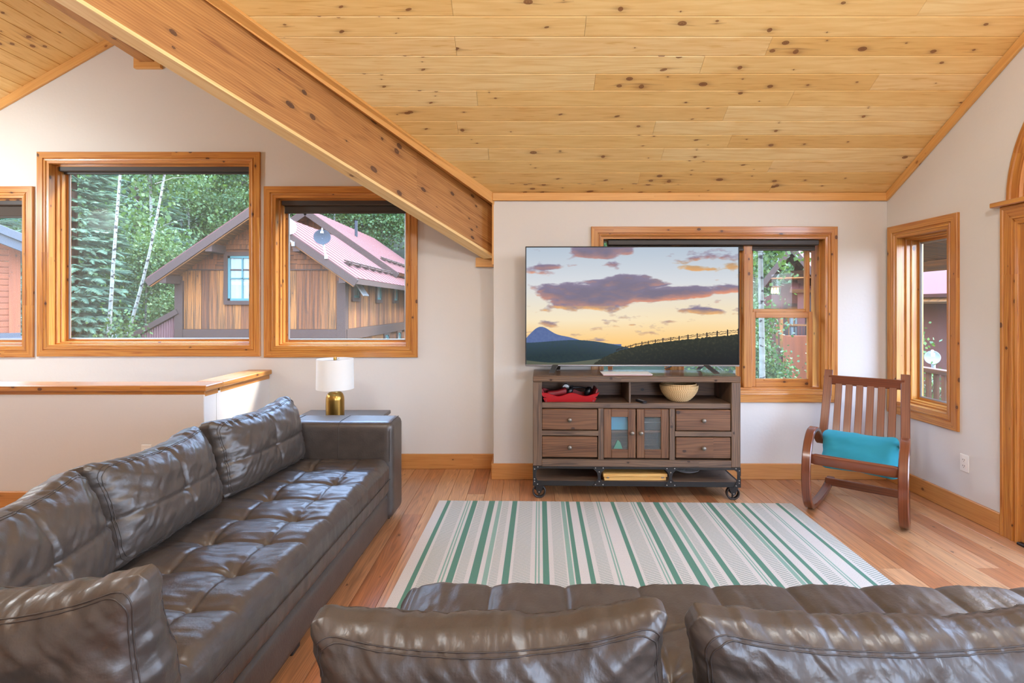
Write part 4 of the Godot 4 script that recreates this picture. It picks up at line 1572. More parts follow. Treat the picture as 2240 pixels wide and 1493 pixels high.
# ---------------------------------------------------------------- television, console and what stands on it
func build_console() -> Node3D:
	var w := 1.512
	var d := 0.40
	var o := thing("media_console", "brown wooden media console with drawers, glass doors and an iron base on wheels", "console", Vector3(0.797, 0, -4.045), -0.028)
	var fz := d / 2
	var A: Material = M.mango1
	var B: Material = M.mango0
	# carcass
	boxpart(o, "top", Vector3(0, 0.884, 0), Vector3(w, 0.044, d), M.mango_top, 0.004)
	for s in [-1.0, 1.0]:
		boxpart(o, "side_panel", Vector3(s * (w / 2 - 0.033), 0.553, 0), Vector3(0.066, 0.618, d), A, 0.004, 1)
	boxpart(o, "back_panel", Vector3(0, 0.553, -fz + 0.008), Vector3(w - 0.13, 0.618, 0.014), B, 0.0, 0)
	boxpart(o, "shelf", Vector3(0, 0.687, -0.004), Vector3(w - 0.13, 0.04, d - 0.03), A, 0.003)
	boxpart(o, "divider", Vector3(-0.043, 0.784, -0.005), Vector3(0.014, 0.156, d - 0.04), A, 0.002, 1)
	boxpart(o, "bottom", Vector3(0, 0.268, 0), Vector3(w - 0.13, 0.052, d), A, 0.003)
	for x in [-0.257, 0.263]:
		boxpart(o, "stile", Vector3(x, 0.48, 0.0), Vector3(0.04, 0.376, d - 0.01), A, 0.003, 1)
	for s in [[-0.4865, 0.421], [0.488, 0.412]]:
		boxpart(o, "rail", Vector3(s[0], 0.486, fz - 0.02), Vector3(s[1], 0.036, 0.036), A, 0.002, 0)
		for y in [0.585, 0.384]:
			var dr := boxpart(o, "drawer", Vector3(s[0], y, fz - 0.17), Vector3(s[1] - 0.014, 0.152, 0.33), B, 0.005, 0)
			var kg := G.new()
			kg.x = Transform3D(Basis(Vector3.RIGHT, PI / 2), Vector3(s[0], y, fz - 0.006))
			kg.lathe(Vector3.ZERO, [Vector2(0.012, 0), Vector2(0.011, 0.004), Vector2(0.006, 0.007), Vector2(0.006, 0.013), Vector2(0.014, 0.018), Vector2(0.0155, 0.024), Vector2(0.013, 0.03), Vector2(0.0, 0.032)], 16)
			part(dr, "knob", kg, M.knob)
	for k in 2:
		var cx: float = -0.119 if k == 0 else 0.122
		var dw := 0.233
		var g := G.new()
		var dz := fz - 0.017
		g.box(Vector3(cx - dw / 2 + 0.028, 0.485, dz), Vector3(0.056, 0.358, 0.022), 0.003)
		g.box(Vector3(cx + dw / 2 - 0.028, 0.485, dz), Vector3(0.056, 0.358, 0.022), 0.003)
		g.box(Vector3(cx, 0.635, dz), Vector3(dw - 0.112, 0.058, 0.022), 0.003, 0)
		g.box(Vector3(cx, 0.337, dz), Vector3(dw - 0.112, 0.062, 0.022), 0.003, 0)
		var dr := part(o, "door", g, B)
		boxpart(dr, "pane", Vector3(cx, 0.487, dz), Vector3(dw - 0.105, 0.25, 0.003), M.cabinet_glass, 0.0)
		var kx: float = cx + (dw / 2 - 0.028) * (1.0 if k == 0 else -1.0)
		var kg := G.new()
		kg.x = Transform3D(Basis(Vector3.RIGHT, PI / 2), Vector3(kx, 0.492, fz - 0.006))
		kg.lathe(Vector3.ZERO, [Vector2(0.012, 0), Vector2(0.006, 0.007), Vector2(0.006, 0.013), Vector2(0.014, 0.018), Vector2(0.0155, 0.024), Vector2(0.013, 0.03), Vector2(0.0, 0.032)], 16)
		part(dr, "knob", kg, M.knob)
	boxpart(o, "inner_shelf", Vector3(0.002, 0.485, -0.02), Vector3(0.48, 0.016, d - 0.1), B, 0.002)
	# iron base
	var ir: Material = M.iron_dark
	for s in [-1.0, 1.0]:
		boxpart(o, "frame_rail", Vector3(0, 0.2335, s * (fz - 0.006)), Vector3(w, 0.017, 0.012), ir, 0.002)
		boxpart(o, "frame_rail", Vector3(0, 0.118, s * (fz - 0.006)), Vector3(w, 0.036, 0.012), ir, 0.002)
		boxpart(o, "frame_rail", Vector3(s * (w / 2 - 0.006), 0.2335, 0), Vector3(0.012, 0.017, d - 0.02), ir, 0.002)
		boxpart(o, "frame_rail", Vector3(s * (w / 2 - 0.006), 0.118, 0), Vector3(0.012, 0.036, d - 0.02), ir, 0.002)
		for x in [-w / 2 + 0.012, -0.27, 0.25, w / 2 - 0.012]:
			boxpart(o, "frame_post", Vector3(x, 0.172, s * (fz - 0.005)), Vector3(0.022, 0.14, 0.010), ir, 0.002)
	for x in [-w / 2, w / 2, -0.27, 0.25]:
		var end: bool = absf(x) > 0.5
		var sg := signf(x)
		var polys := []
		if end:
			polys = [PackedVector2Array([Vector2(x, 0.245), Vector2(x - sg * 0.062, 0.245), Vector2(x - sg * 0.05, 0.228), Vector2(x - sg * 0.028, 0.214), Vector2(x - sg * 0.024, 0.19), Vector2(x, 0.185)]), PackedVector2Array([Vector2(x, 0.1), Vector2(x - sg * 0.05, 0.1), Vector2(x - sg * 0.036, 0.135), Vector2(x - sg * 0.022, 0.165), Vector2(x, 0.17)])]
		else:
			polys = [PackedVector2Array([Vector2(x - 0.058, 0.243), Vector2(x + 0.058, 0.243), Vector2(x + 0.016, 0.2), Vector2(x + 0.012, 0.18), Vector2(x - 0.012, 0.18), Vector2(x - 0.016, 0.2)]), PackedVector2Array([Vector2(x - 0.05, 0.1), Vector2(x + 0.05, 0.1), Vector2(x + 0.014, 0.15), Vector2(x - 0.014, 0.15)])]
		for p in polys:
			var pg := G.new()
			pg.prism(p, fz, fz + 0.004)
			part(o, "gusset", pg, ir)
		var rv := []
		if end:
			rv = [Vector2(x - sg * 0.012, 0.222), Vector2(x - sg * 0.036, 0.238), Vector2(x - sg * 0.012, 0.15), Vector2(x - sg * 0.012, 0.132), Vector2(x - sg * 0.034, 0.112)]
		else:
			rv = [Vector2(x - 0.028, 0.234), Vector2(x + 0.028, 0.234), Vector2(x, 0.205), Vector2(x, 0.136), Vector2(x - 0.028, 0.112), Vector2(x + 0.028, 0.112)]
		for r in rv:
			var rg := G.new()
			rg.x = Transform3D(Basis(Vector3.RIGHT, PI / 2), Vector3(r.x, r.y, fz + 0.0035))
			rg.lathe(Vector3.ZERO, [Vector2(0.0055, 0), Vector2(0.005, 0.002), Vector2(0.003, 0.004), Vector2(0, 0.0045)], 10)
			part(o, "rivet", rg, M.rivet)
	boxpart(o, "lower_shelf", Vector3(0, 0.128, 0), Vector3(w - 0.03, 0.018, d - 0.03), A, 0.002)
	# cast wheels
	for s in [-1.0, 1.0]:
		for z in [-1.0, 1.0]:
			var cx: float = s * (w / 2 - 0.046)
			var c := Vector3(cx, 0.05, z * (fz - 0.035))
			var wg := G.new()
			wg.x = Transform3D(Basis(Vector3.RIGHT, PI / 2), c)
			wg.lathe(Vector3.ZERO, [Vector2(0.038, -0.014), Vector2(0.049, -0.014), Vector2(0.05, 0), Vector2(0.049, 0.014), Vector2(0.038, 0.014), Vector2(0.038, -0.014)], 28)
			wg.lathe(Vector3.ZERO, [Vector2(0.0, -0.018), Vector2(0.013, -0.018), Vector2(0.013, 0.018), Vector2(0.0, 0.018)], 16)
			wg.x = Transform3D(Basis(), c)
			for k in 3:
				var an := k * TAU / 3 + 0.5
				var dv := Vector3(cos(an), sin(an), 0)
				wg.tube([dv * 0.008, dv * 0.041], 0.007, 6)
			var wh := part(o, "wheel", wg, M.iron)
			for zz in [-0.021, 0.021]:
				var bg := G.new()
				bg.prism(PackedVector2Array([Vector2(cx - 0.034, 0.1), Vector2(cx + 0.034, 0.1), Vector2(cx + 0.014, 0.042), Vector2(cx, 0.035), Vector2(cx - 0.014, 0.042)]), c.z + zz - 0.002, c.z + zz + 0.002)
				part(wh, "fork", bg, M.iron_dark)
			var ag := G.new()
			ag.tube([c + Vector3(0, 0, -0.028), c + Vector3(0, 0, 0.028)], 0.006, 8)
			part(wh, "axle", ag, M.rivet)
	return o

func build_tv() -> void:
	var o := thing("television", "large flat television showing a sunset sky over hills", "television", Vector3(0.81, 0.911, -4.10), -0.018)
	var w := 1.662
	var h := 0.934
	var b := 0.040
	var c := Vector3(0, b + h / 2, 0)
	boxpart(o, "housing", c + Vector3(0, 0, -0.022), Vector3(w, h, 0.04), M.black_plastic, 0.006)
	var g := G.new()
	for s in [-1.0, 1.0]:
		g.box(c + Vector3(s * (w / 2 - 0.004), 0, 0.002), Vector3(0.008, h, 0.012), 0.002)
	g.box(c + Vector3(0, h / 2 - 0.004, 0.002), Vector3(w, 0.008, 0.012), 0.002)
	part(o, "bezel", g, M.bezel)
	boxpart(o, "lower_bezel", c + Vector3(0, -h / 2 + 0.006, 0.003), Vector3(w, 0.014, 0.016), M.steel, 0.003)
	var s2 := G.new()
	var x := w / 2 - 0.007
	var y0 := b + 0.013
	var y1 := b + h - 0.008
	s2.quad(Vector3(-x, y0, 0.003), Vector3(x, y0, 0.003), Vector3(x, y1, 0.003), Vector3(-x, y1, 0.003), Vector3.BACK, Vector2(0, 1), Vector2(1, 1), Vector2(1, 0), Vector2(0, 0))
	part(o, "screen", s2, M.screen)
	var pc := G.new()
	pc.tube(spline([Vector3(0.33, 0.2, -0.05), Vector3(0.33, 0.05, -0.06), Vector3(0.31, 0.02, -0.1), Vector3(0.29, 0.004, -0.15)], 5), 0.004, 6)
	part(o, "power_cord", pc, M.black_plastic)
	for s in [-1.0, 1.0]:
		var fx: float = s * 0.60 - 0.01
		var f := G.new()
		var path := [Vector3(fx - s * 0.03, 0.05, -0.01), Vector3(fx - s * 0.012, 0.045, 0.02), Vector3(fx + s * 0.0, 0.03, 0.06), Vector3(fx + s * 0.02, 0.003, 0.15)]
		f.sweep(path, Vector3.RIGHT, [Vector2(-0.02, -0.004), Vector2(0.02, -0.004), Vector2(0.02, 0.004), Vector2(-0.02, 0.004)])
		f.sweep([Vector3(fx - s * 0.03, 0.05, 0.0), Vector3(fx - s * 0.04, 0.03, -0.05), Vector3(fx - s * 0.04, 0.003, -0.11)], Vector3.RIGHT, [Vector2(-0.016, -0.004), Vector2(0.016, -0.004), Vector2(0.016, 0.004), Vector2(-0.016, 0.004)])
		part(o, "foot", f, M.steel)

func build_console_things() -> void:
	var T := Transform3D(Basis(Vector3.UP, -0.028), Vector3(0.797, 0, -4.045))
	# magazine on top
	var m := thing("magazine", "white magazine lying on the console top under the television", "magazine", T * Vector3(-0.06, 0.9065, 0.105), -0.02)
	boxpart(m, "pages", Vector3(0, 0.006, 0), Vector3(0.36, 0.009, 0.17), M.paper_edge, 0.001)
	boxpart(m, "cover", Vector3(0, 0.0115, 0), Vector3(0.365, 0.002, 0.174), M.paper, 0.0005)
	# red scalloped tray
	var t := thing("tray", "red scalloped wooden tray on the left of the console shelf", "tray", T * Vector3(-0.485, 0.7075, 0.06), 0.0)
	var wave := PackedVector2Array()
	wave.append(Vector2(-0.185, 0))
	wave.append(Vector2(0.185, 0))
	wave.append(Vector2(0.198, 0.03))
	wave.append(Vector2(0.178, 0.032))
	wave.append(Vector2(0.178, 0.038))
	wave.append(Vector2(0.2, 0.042))
	wave.append(Vector2(0.217, 0.076))
	for k in 21:
		var x := lerpf(0.2, -0.2, k / 20.0)
		wave.append(Vector2(x, 0.062 + 0.012 * cos(x / 0.2 * TAU) - 0.006 + 0.006 * sin(x * 30.0)))
	wave.append(Vector2(-0.217, 0.082))
	wave.append(Vector2(-0.2, 0.042))
	wave.append(Vector2(-0.178, 0.038))
	wave.append(Vector2(-0.178, 0.032))
	wave.append(Vector2(-0.198, 0.03))
	for s in [-1.0, 1.0]:
		var g := G.new()
		g.x = Transform3D(Basis(Vector3.RIGHT, s * 0.3), Vector3(0, 0.002, s * 0.085))
		g.prism(wave, -0.005, 0.005)
		part(t, "side", g, M.red_paint)
		var e := G.new()
		e.x = Transform3D(Basis(Vector3.BACK, -s * 0.35), Vector3(s * 0.172, 0.0, 0))
		e.prism(PackedVector2Array([Vector2(-0.005, 0), Vector2(0.005, 0), Vector2(0.005, 0.1), Vector2(-0.005, 0.1)]), -0.095, 0.095)
		part(t, "end", e, M.red_dark)
	boxpart(t, "bottom", Vector3(0, 0.006, 0), Vector3(0.36, 0.01, 0.18), M.red_dark, 0.001)
	# things lying in it
	var hp := thing("headphones", "black headphones lying in the red tray", "headphones", T * Vector3(-0.41, 0.722, 0.06))
	var g2 := G.new()
	var pts := []
	for k in 17:
		var an := PI * k / 16
		pts.append(Vector3(cos(an) * 0.075, 0.062 + 0.01 * sin(an), -sin(an) * 0.05))
	g2.tube(pts, 0.008, 8)
	part(hp, "headband", g2, M.black_plastic)
	for s in [-1.0, 1.0]:
		var c := G.new()
		c.x = Transform3D(Basis(Vector3.BACK, PI / 2 * 0.7), Vector3(s * 0.07, 0.052, 0.01))
		c.lathe(Vector3.ZERO, [Vector2(0, -0.02), Vector2(0.03, -0.018), Vector2(0.04, 0), Vector2(0.03, 0.018), Vector2(0, 0.02)], 18)
		part(hp, "ear_cup", c, M.black_plastic)
	var gm := thing("game_controller", "dark red controller lying in the red tray", "controller", T * Vector3(-0.575, 0.73, 0.05))
	var c2 := G.new()
	c2.x = Transform3D(Basis(Vector3.BACK, 0.2), Vector3(0, 0.03, 0))
	c2.puff(Vector3(0.16, 0.04, 0.09), 0.012, 0.018, func(p, _n): return p * Vector3(1, 1.0 + 0.5 * absf(p.x) / 0.08, 1))
	part(gm, "body", c2, M.red_dark)
	var bt := thing("timer_disc", "white round disc with a black rim standing in the red tray", "disc", T * Vector3(-0.505, 0.762, 0.0))
	for a in [[0.03, 0.006, M.black_plastic], [0.024, 0.0075, M.paper]]:
		var c3 := G.new()
		c3.x = Transform3D(Basis(Vector3.RIGHT, PI / 2), Vector3(0, 0.03, 0))
		c3.lathe(Vector3.ZERO, [Vector2(0, -a[1]), Vector2(a[0], -a[1]), Vector2(a[0], a[1]), Vector2(0, a[1])], 24)
		part(bt, "rim" if a[0] > 0.025 else "face", c3, a[2])
	# two coiled baskets, one inside the other
	for k in 2:
		var b := thing("basket", ["larger coiled straw basket on the console shelf", "smaller coiled straw basket nested inside the larger one"][k], "basket", T * Vector3(0.345, 0.708 + 0.012 * k, 0.06), 0.0, "straw baskets")
		var bg := G.new()
		var rows := 11
		for j in rows:
			var u := float(j) / (rows - 1)
			var r := lerpf(0.068, 0.138, pow(sin(u * PI / 2), 0.8)) * (1.0 if k == 0 else 0.9)
			var y := 0.006 + u * 0.108
			var ring := []
			for i in 40:
				var an := TAU * i / 40
				ring.append(Vector3(cos(an) * r, y + 0.0012 * sin(an * 20.0), sin(an) * r))
			bg.tube(ring, 0.0062, 8, true)
		bg.lathe(Vector3.ZERO, [Vector2(0, 0.002), Vector2(0.07, 0.002), Vector2(0.07, 0.008), Vector2(0, 0.008)], 24)
		part(b, "coils", bg, M.wicker)
	var rm := thing("remote_control", "small black remote control on the console shelf", "remote", T * Vector3(0.045, 0.7075, 0.15), 0.35)
	boxpart(rm, "body", Vector3(0, 0.008, 0), Vector3(0.036, 0.015, 0.11), M.black_plastic, 0.005)
	for k in 5:
		boxpart(rm, "button", Vector3(0, 0.0158, -0.04 + k * 0.017), Vector3(0.02, 0.002, 0.008), M.knob, 0.0005)
	# wooden game box under the console
	var gb := thing("wooden_box", "flat pale wooden box on the lower shelf between the iron posts", "box", T * Vector3(-0.008, 0.1375, 0.06))
	boxpart(gb, "tray", Vector3(0, 0.014, 0), Vector3(0.455, 0.026, 0.25), M.boxwood, 0.002)
	boxpart(gb, "lid", Vector3(0, 0.04, 0), Vector3(0.47, 0.022, 0.26), M.boxwood, 0.002)
	for s in [-0.2, 0.2]:
		boxpart(gb, "clasp", Vector3(s, 0.026, 0.127), Vector3(0.016, 0.014, 0.005), M.rivet, 0.001)
	var dsh := thing("plate", "white plate on the right of the console's lower shelf", "plate", T * Vector3(0.43, 0.1375, -0.05))
	var pg := G.new()
	pg.lathe(Vector3.ZERO, [Vector2(0, 0.004), Vector2(0.06, 0.002), Vector2(0.1, 0.02), Vector2(0.098, 0.024), Vector2(0.06, 0.008), Vector2(0, 0.008)], 28)
	part(dsh, "dish", pg, M.white_plastic)
	# behind the glass doors
	var bb := thing("game_box", "blue box behind the left glass door of the console", "box", T * Vector3(-0.12, 0.4935, 0.03))
	boxpart(bb, "carton", Vector3(0, 0.055, 0), Vector3(0.2, 0.11, 0.22), M.blue_box, 0.002)
	boxpart(bb, "lower_carton", Vector3(0, 0.004, 0.112), Vector3(0.2, 0.008, 0.002), M.black_plastic, 0.0)
	var gp := thing("green_folder", "green folder leaning behind the left glass door", "folder", T * Vector3(-0.115, 0.2955, 0.05))
	var fg := G.new()
	fg.prism(PackedVector2Array([Vector2(-0.05, 0), Vector2(0.05, 0), Vector2(0.02, 0.09), Vector2(0.0, 0.11)]), -0.01, 0.01)
	part(gp, "cover", fg, M.green_box)
	var wp := thing("papers", "white papers under the green folder behind the glass door", "papers", T * Vector3(-0.12, 0.2955, 0.115))
	boxpart(wp, "sheets", Vector3(0, 0.012, 0), Vector3(0.15, 0.024, 0.06), M.paper, 0.001)
	var dv := thing("media_player", "black media player behind the right glass door", "media player", T * Vector3(0.125, 0.4935, 0.0))
	boxpart(dv, "case", Vector3(0, 0.045, 0), Vector3(0.2, 0.09, 0.24), M.black_plastic, 0.004)
	boxpart(dv, "display", Vector3(0, 0.06, 0.121), Vector3(0.15, 0.006, 0.002), M.steel, 0.0)

# ---------------------------------------------------------------- rocking chair
func build_rocker() -> void:
	var s := Vector3(0.779, 0, 0.627)
	var f := Vector3(-0.627, 0, 0.779)
	var o := thing("rocking_chair", "bentwood rocking chair with slatted back in the corner by the windows", "chair", Vector3(2.205, 0, -3.53))
	o.basis = Basis(s, Vector3.UP, s.cross(Vector3.UP))   # local z is forward
	var prof := [Vector2(-0.50, 0.925), Vector2(-0.43, 0.74), Vector2(-0.355, 0.55), Vector2(-0.30, 0.45), Vector2(-0.25, 0.422), Vector2(-0.19, 0.455), Vector2(-0.13, 0.515), Vector2(-0.06, 0.548), Vector2(0.03, 0.54), Vector2(0.11, 0.49), Vector2(0.165, 0.41), Vector2(0.19, 0.31), Vector2(0.185, 0.20), Vector2(0.15, 0.105), Vector2(0.08, 0.04), Vector2(-0.02, 0.017), Vector2(-0.2, 0.0165), Vector2(-0.38, 0.032), Vector2(-0.56, 0.075)]
	for sd in [-1.0, 1.0]:
		var pts := []
		for p in prof:
			pts.append(Vector3(sd * (0.268 + 0.055 * minf(p.x, 0.0)), p.y, p.x))
		var g := G.new()
		g.ribbon(spline(pts, 6), Vector3.RIGHT, 0.055, 0.03, 0.005)
		part(o, "side_frame", g, M.rocker)
	boxpart(o, "top_rail", Vector3(0, 0.855, -0.477), Vector3(0.48, 0.07, 0.024), M.rocker, 0.005)
	var g2 := G.new()
	g2.x = Transform3D(Basis(Vector3.RIGHT, 0.25), Vector3(0, 0.385, 0.145))
	g2.puff(Vector3(0.5, 0.075, 0.034), 0.03, 0.014, func(p, _n): return p)
	part(o, "front_rail", g2, M.rocker)
	boxpart(o, "stretcher", Vector3(0, 0.075, -0.46), Vector3(0.52, 0.055, 0.028), M.rocker, 0.005)
	boxpart(o, "seat_rail", Vector3(0, 0.305, -0.27), Vector3(0.48, 0.045, 0.026), M.rocker, 0.005)
	for k in 6:
		var x := -0.17 + k * 0.068
		var pts := []
		for p in [Vector2(-0.475, 0.84), Vector2(-0.42, 0.69), Vector2(-0.355, 0.53), Vector2(-0.30, 0.40), Vector2(-0.25, 0.33), Vector2(-0.18, 0.298), Vector2(-0.08, 0.303), Vector2(0.03, 0.335), Vector2(0.13, 0.375)]:
			pts.append(Vector3(x, p.y, p.x))
		var g := G.new()
		g.ribbon(spline(pts, 4), Vector3.RIGHT, 0.046, 0.012, 0.003)
		part(o, "slat", g, M.rocker)
	# teal pillow
	var q := thing("throw_pillow", "teal throw pillow on the rocking chair", "pillow", o.transform * Vector3(0.0, 0.405, -0.13))
	q.basis = o.basis * Basis(Vector3.RIGHT, -0.62)
	var h := Vector3(0.235, 0.15, 0.055)
	var g3 := G.new()
	g3.puff(h * 2.0, 0.012, 0.05, func(p: Vector3, n: Vector3):
		var a := p.x / h.x
		var b := p.y / h.y
		var k := pow(maxf(0.0, (1.0 - pow(absf(a), 3.0)) * (1.0 - pow(absf(b), 3.0))), 0.5)
		var r := p
		r.z *= lerpf(0.12, 1.0, k)
		r.x *= 1.0 - 0.05 * cos(b * PI / 2)
		r.y *= 1.0 - 0.07 * cos(a * PI / 2)
		return r + n * (0.009 * nz.get_noise_2d(p.x * 200.0 + 9.0, p.y * 420.0)))
	part(q, "cover", g3, M.teal)

# ---------------------------------------------------------------- rug, side table, lamp
func build_rug() -> void:
	var o := thing("rug", "flat woven rug with cream and green stripes in front of the console", "rug", Vector3(0.6, 0.0, -2.86), -0.022)
	var g := G.new()
	var w := 2.53
	var l := 1.86
	g.sheet(40, 30, func(u, v): return Vector3((u - 0.5) * w, 0.0085 + 0.0006 * nz.get_noise_2d(u * 300.0, v * 200.0), (v - 0.5) * l), Vector3.UP)
	part(o, "pile", g, M.rug)
	var e := G.new()
	e.box(Vector3(0, 0.0035, 0), Vector3(w + 0.004, 0.006, l + 0.004), 0.002)
	part(o, "backing", e, M.binding)

func build_side_table() -> void:
	var o := thing("side_table", "dark side table behind the sofa arm", "table", Vector3(-1.46, 0, -4.08))
	boxpart(o, "top", Vector3(0, 0.550, 0), Vector3(0.66, 0.03, 0.5), M.tabletop, 0.004)
	boxpart(o, "apron", Vector3(0, 0.505, 0), Vector3(0.58, 0.06, 0.42), M.foot, 0.003)
	for sx in [-0.28, 0.28]:
		for sz in [-0.2, 0.2]:
			boxpart(o, "leg", Vector3(sx, 0.268, sz), Vector3(0.045, 0.536, 0.045), M.foot, 0.004)
	var l := thing("table_lamp", "brass table lamp with a white drum shade beside the sofa arm", "lamp", Vector3(-1.475, 0.5655, -4.02))
	var g := G.new()
	g.lathe(Vector3.ZERO, [Vector2(0, 0), Vector2(0.066, 0), Vector2(0.068, 0.004), Vector2(0.068, 0.14), Vector2(0.066, 0.16), Vector2(0.058, 0.183), Vector2(0.044, 0.197), Vector2(0.024, 0.205), Vector2(0.012, 0.207), Vector2(0.011, 0.225), Vector2(0.0, 0.225)], 40)
	part(l, "base", g, M.brass)
	var n := G.new()
	n.tube([Vector3(0, 0.21, 0), Vector3(0, 0.455, 0)], 0.006, 10)
	part(l, "stem", n, M.brass)
	var s := G.new()
	s.lathe(Vector3.ZERO, [Vector2(0.136, 0.222), Vector2(0.138, 0.223), Vector2(0.134, 0.45), Vector2(0.132, 0.451), Vector2(0.130, 0.449), Vector2(0.134, 0.224), Vector2(0.136, 0.222)], 48)
	part(l, "shade", s, M.lampshade)
	var r := G.new()
	for k in 3:
		var an := k * TAU / 3 + 0.4
		r.tube([Vector3(0, 0.44, 0), Vector3(cos(an) * 0.131, 0.443, sin(an) * 0.131)], 0.002, 6)
	part(l, "spider", r, M.steel)
	var fi := G.new()
	fi.lathe(Vector3.ZERO, [Vector2(0, 0.435), Vector2(0.012, 0.437), Vector2(0.013, 0.463), Vector2(0, 0.465)], 16)
	part(l, "finial", fi, M.brass)

# ---------------------------------------------------------------- outside
func leaf_cluster(n: int, size: float, spread: float, sd: int) -> ArrayMesh:
	var r := RandomNumberGenerator.new()
	r.seed = sd
	var g := G.new()
	for k in n:
		var c := Vector3(r.randfn(), r.randfn() * 0.8, r.randfn()) * spread * 0.5
		var up := Vector3(r.randfn(), r.randfn() + 0.6, r.randfn()).normalized()
		var a := up.cross(Vector3(r.randfn(), r.randfn(), r.randfn())).normalized()
		var b := up.cross(a)
		var s := size * r.randf_range(0.7, 1.2)
		g.quad(c - a * s * 0.5, c + b * s * 0.42, c + a * s * 0.5, c - b * s * 0.42, up)
	return g.mesh()

# a bough of needles: a stem with drooping side shoots
func spruce_bough(sd: int) -> ArrayMesh:
	var r := RandomNumberGenerator.new()
	r.seed = sd
	var g := G.new()
	var n := 13
	for k in n:
		var u := float(k) / n
		var c := Vector3(u, -0.22 * u * u + 0.1 * u, 0)
		for s in [-1.0, 1.0]:
			var l := 0.34 * (1.0 - u * 0.75) * r.randf_range(0.75, 1.15)
			var d := Vector3(0.55, -0.28 + r.randf_range(-0.14, 0.14), s).normalized() * l
			var w := Vector3(0.05, 0, 0).rotated(Vector3.UP, r.randf_range(-0.4, 0.4))
			var e := Vector3(0, 0.035, 0)
			g.quad(c - w * 0.4, c + w * 0.6, c + d + w * 0.25, c + d - w * 0.1, Vector3.UP + Vector3(0, 0, s * 0.3))
			g.quad(c - e * 0.5, c + e, c + d * 0.95 + e * 0.3, c + d * 0.95 - e * 0.5, Vector3(0, 0.2, s))
	for k in 3:
		var w2 := Vector3(0, 0.03, 0.05).rotated(Vector3.RIGHT, k * 1.05)
		g.quad(Vector3(0, 0, 0) - w2, w2, Vector3(1.08, -0.14, 0) + w2 * 0.3, Vector3(1.08, -0.14, 0) - w2 * 0.3, Vector3.UP)
	return g.mesh()

func swarm(parent: Node3D, called: String, me: Mesh, m: Material, xf: Array, cols: Array) -> void:
	var mm := MultiMesh.new()
	mm.transform_format = MultiMesh.TRANSFORM_3D
	mm.use_colors = true
	mm.mesh = me
	mm.instance_count = xf.size()
	for i in xf.size():
		mm.set_instance_transform(i, xf[i])
		mm.set_instance_color(i, cols[i])
	var o := MultiMeshInstance3D.new()
	o.name = called
	o.multimesh = mm
	o.material_override = m
	o.set_meta("kind", "stuff")
	parent.add_child(o, true)

func lin(c: Color) -> Color:
	return c.srgb_to_linear()

# unit aspen: height 1, crown from y0 up
func aspen(o: Node3D, hgt: float, y0: float, rad: float, trunk: Array, tr: float, count: int, leaf: float, sd: int, light: Color, dark: Color) -> void:
	var r := RandomNumberGenerator.new()
	r.seed = sd
	var g := G.new()
	g.tube(spline(trunk, 5), tr, 9, false, 0.35)
	part(o, "trunk", g, M.bark_aspen)
	var bg := G.new()
	var top: Vector3 = trunk[trunk.size() - 1]
	for k in 9:
		var u := lerpf(y0 / hgt, 0.95, (k + 0.5) / 9.0)
		var p: Vector3 = trunk[0].lerp(top, u)
		var an := r.randf() * TAU
		var l := rad * r.randf_range(0.5, 0.95)
		bg.tube([p, p + Vector3(cos(an) * l * 0.5, l * 0.28, sin(an) * l * 0.5), p + Vector3(cos(an) * l, l * 0.42, sin(an) * l)], tr * 0.22, 5, false, 0.4)
	part(o, "branches", bg, M.bark_aspen)
	var xf := []
	var cols := []
	# leaves gather in lumps
	var lumps := []
	for k in 26:
		var u := pow(r.randf(), 0.85)
		var y := lerpf(y0, hgt, u)
		var rr := rad * sin(PI * clampf(0.12 + u * 0.85, 0, 1)) * sqrt(r.randf())
		var an := r.randf() * TAU
		var ax: Vector3 = trunk[0].lerp(top, y / hgt)
		lumps.append([Vector3(ax.x + cos(an) * rr, y, ax.z + sin(an) * rr), rad * r.randf_range(0.22, 0.42), r.randf()])
	for k in count:
		var lp: Array = lumps[r.randi() % lumps.size()]
		var p: Vector3 = lp[0] + Vector3(r.randfn(), r.randfn() * 0.75, r.randfn()) * lp[1] * 0.6
		var b := Basis.from_euler(Vector3(r.randf() * TAU, r.randf() * TAU, r.randf() * TAU)).scaled(Vector3.ONE * leaf * r.randf_range(0.75, 1.25))
		xf.append(Transform3D(b, p))
		cols.append(lin(dark.lerp(light, clampf(lp[2] * 0.6 + r.randf() * 0.4, 0, 1))))
	swarm(o, "leaves", M.leaf_mesh, M.leaf, xf, cols)

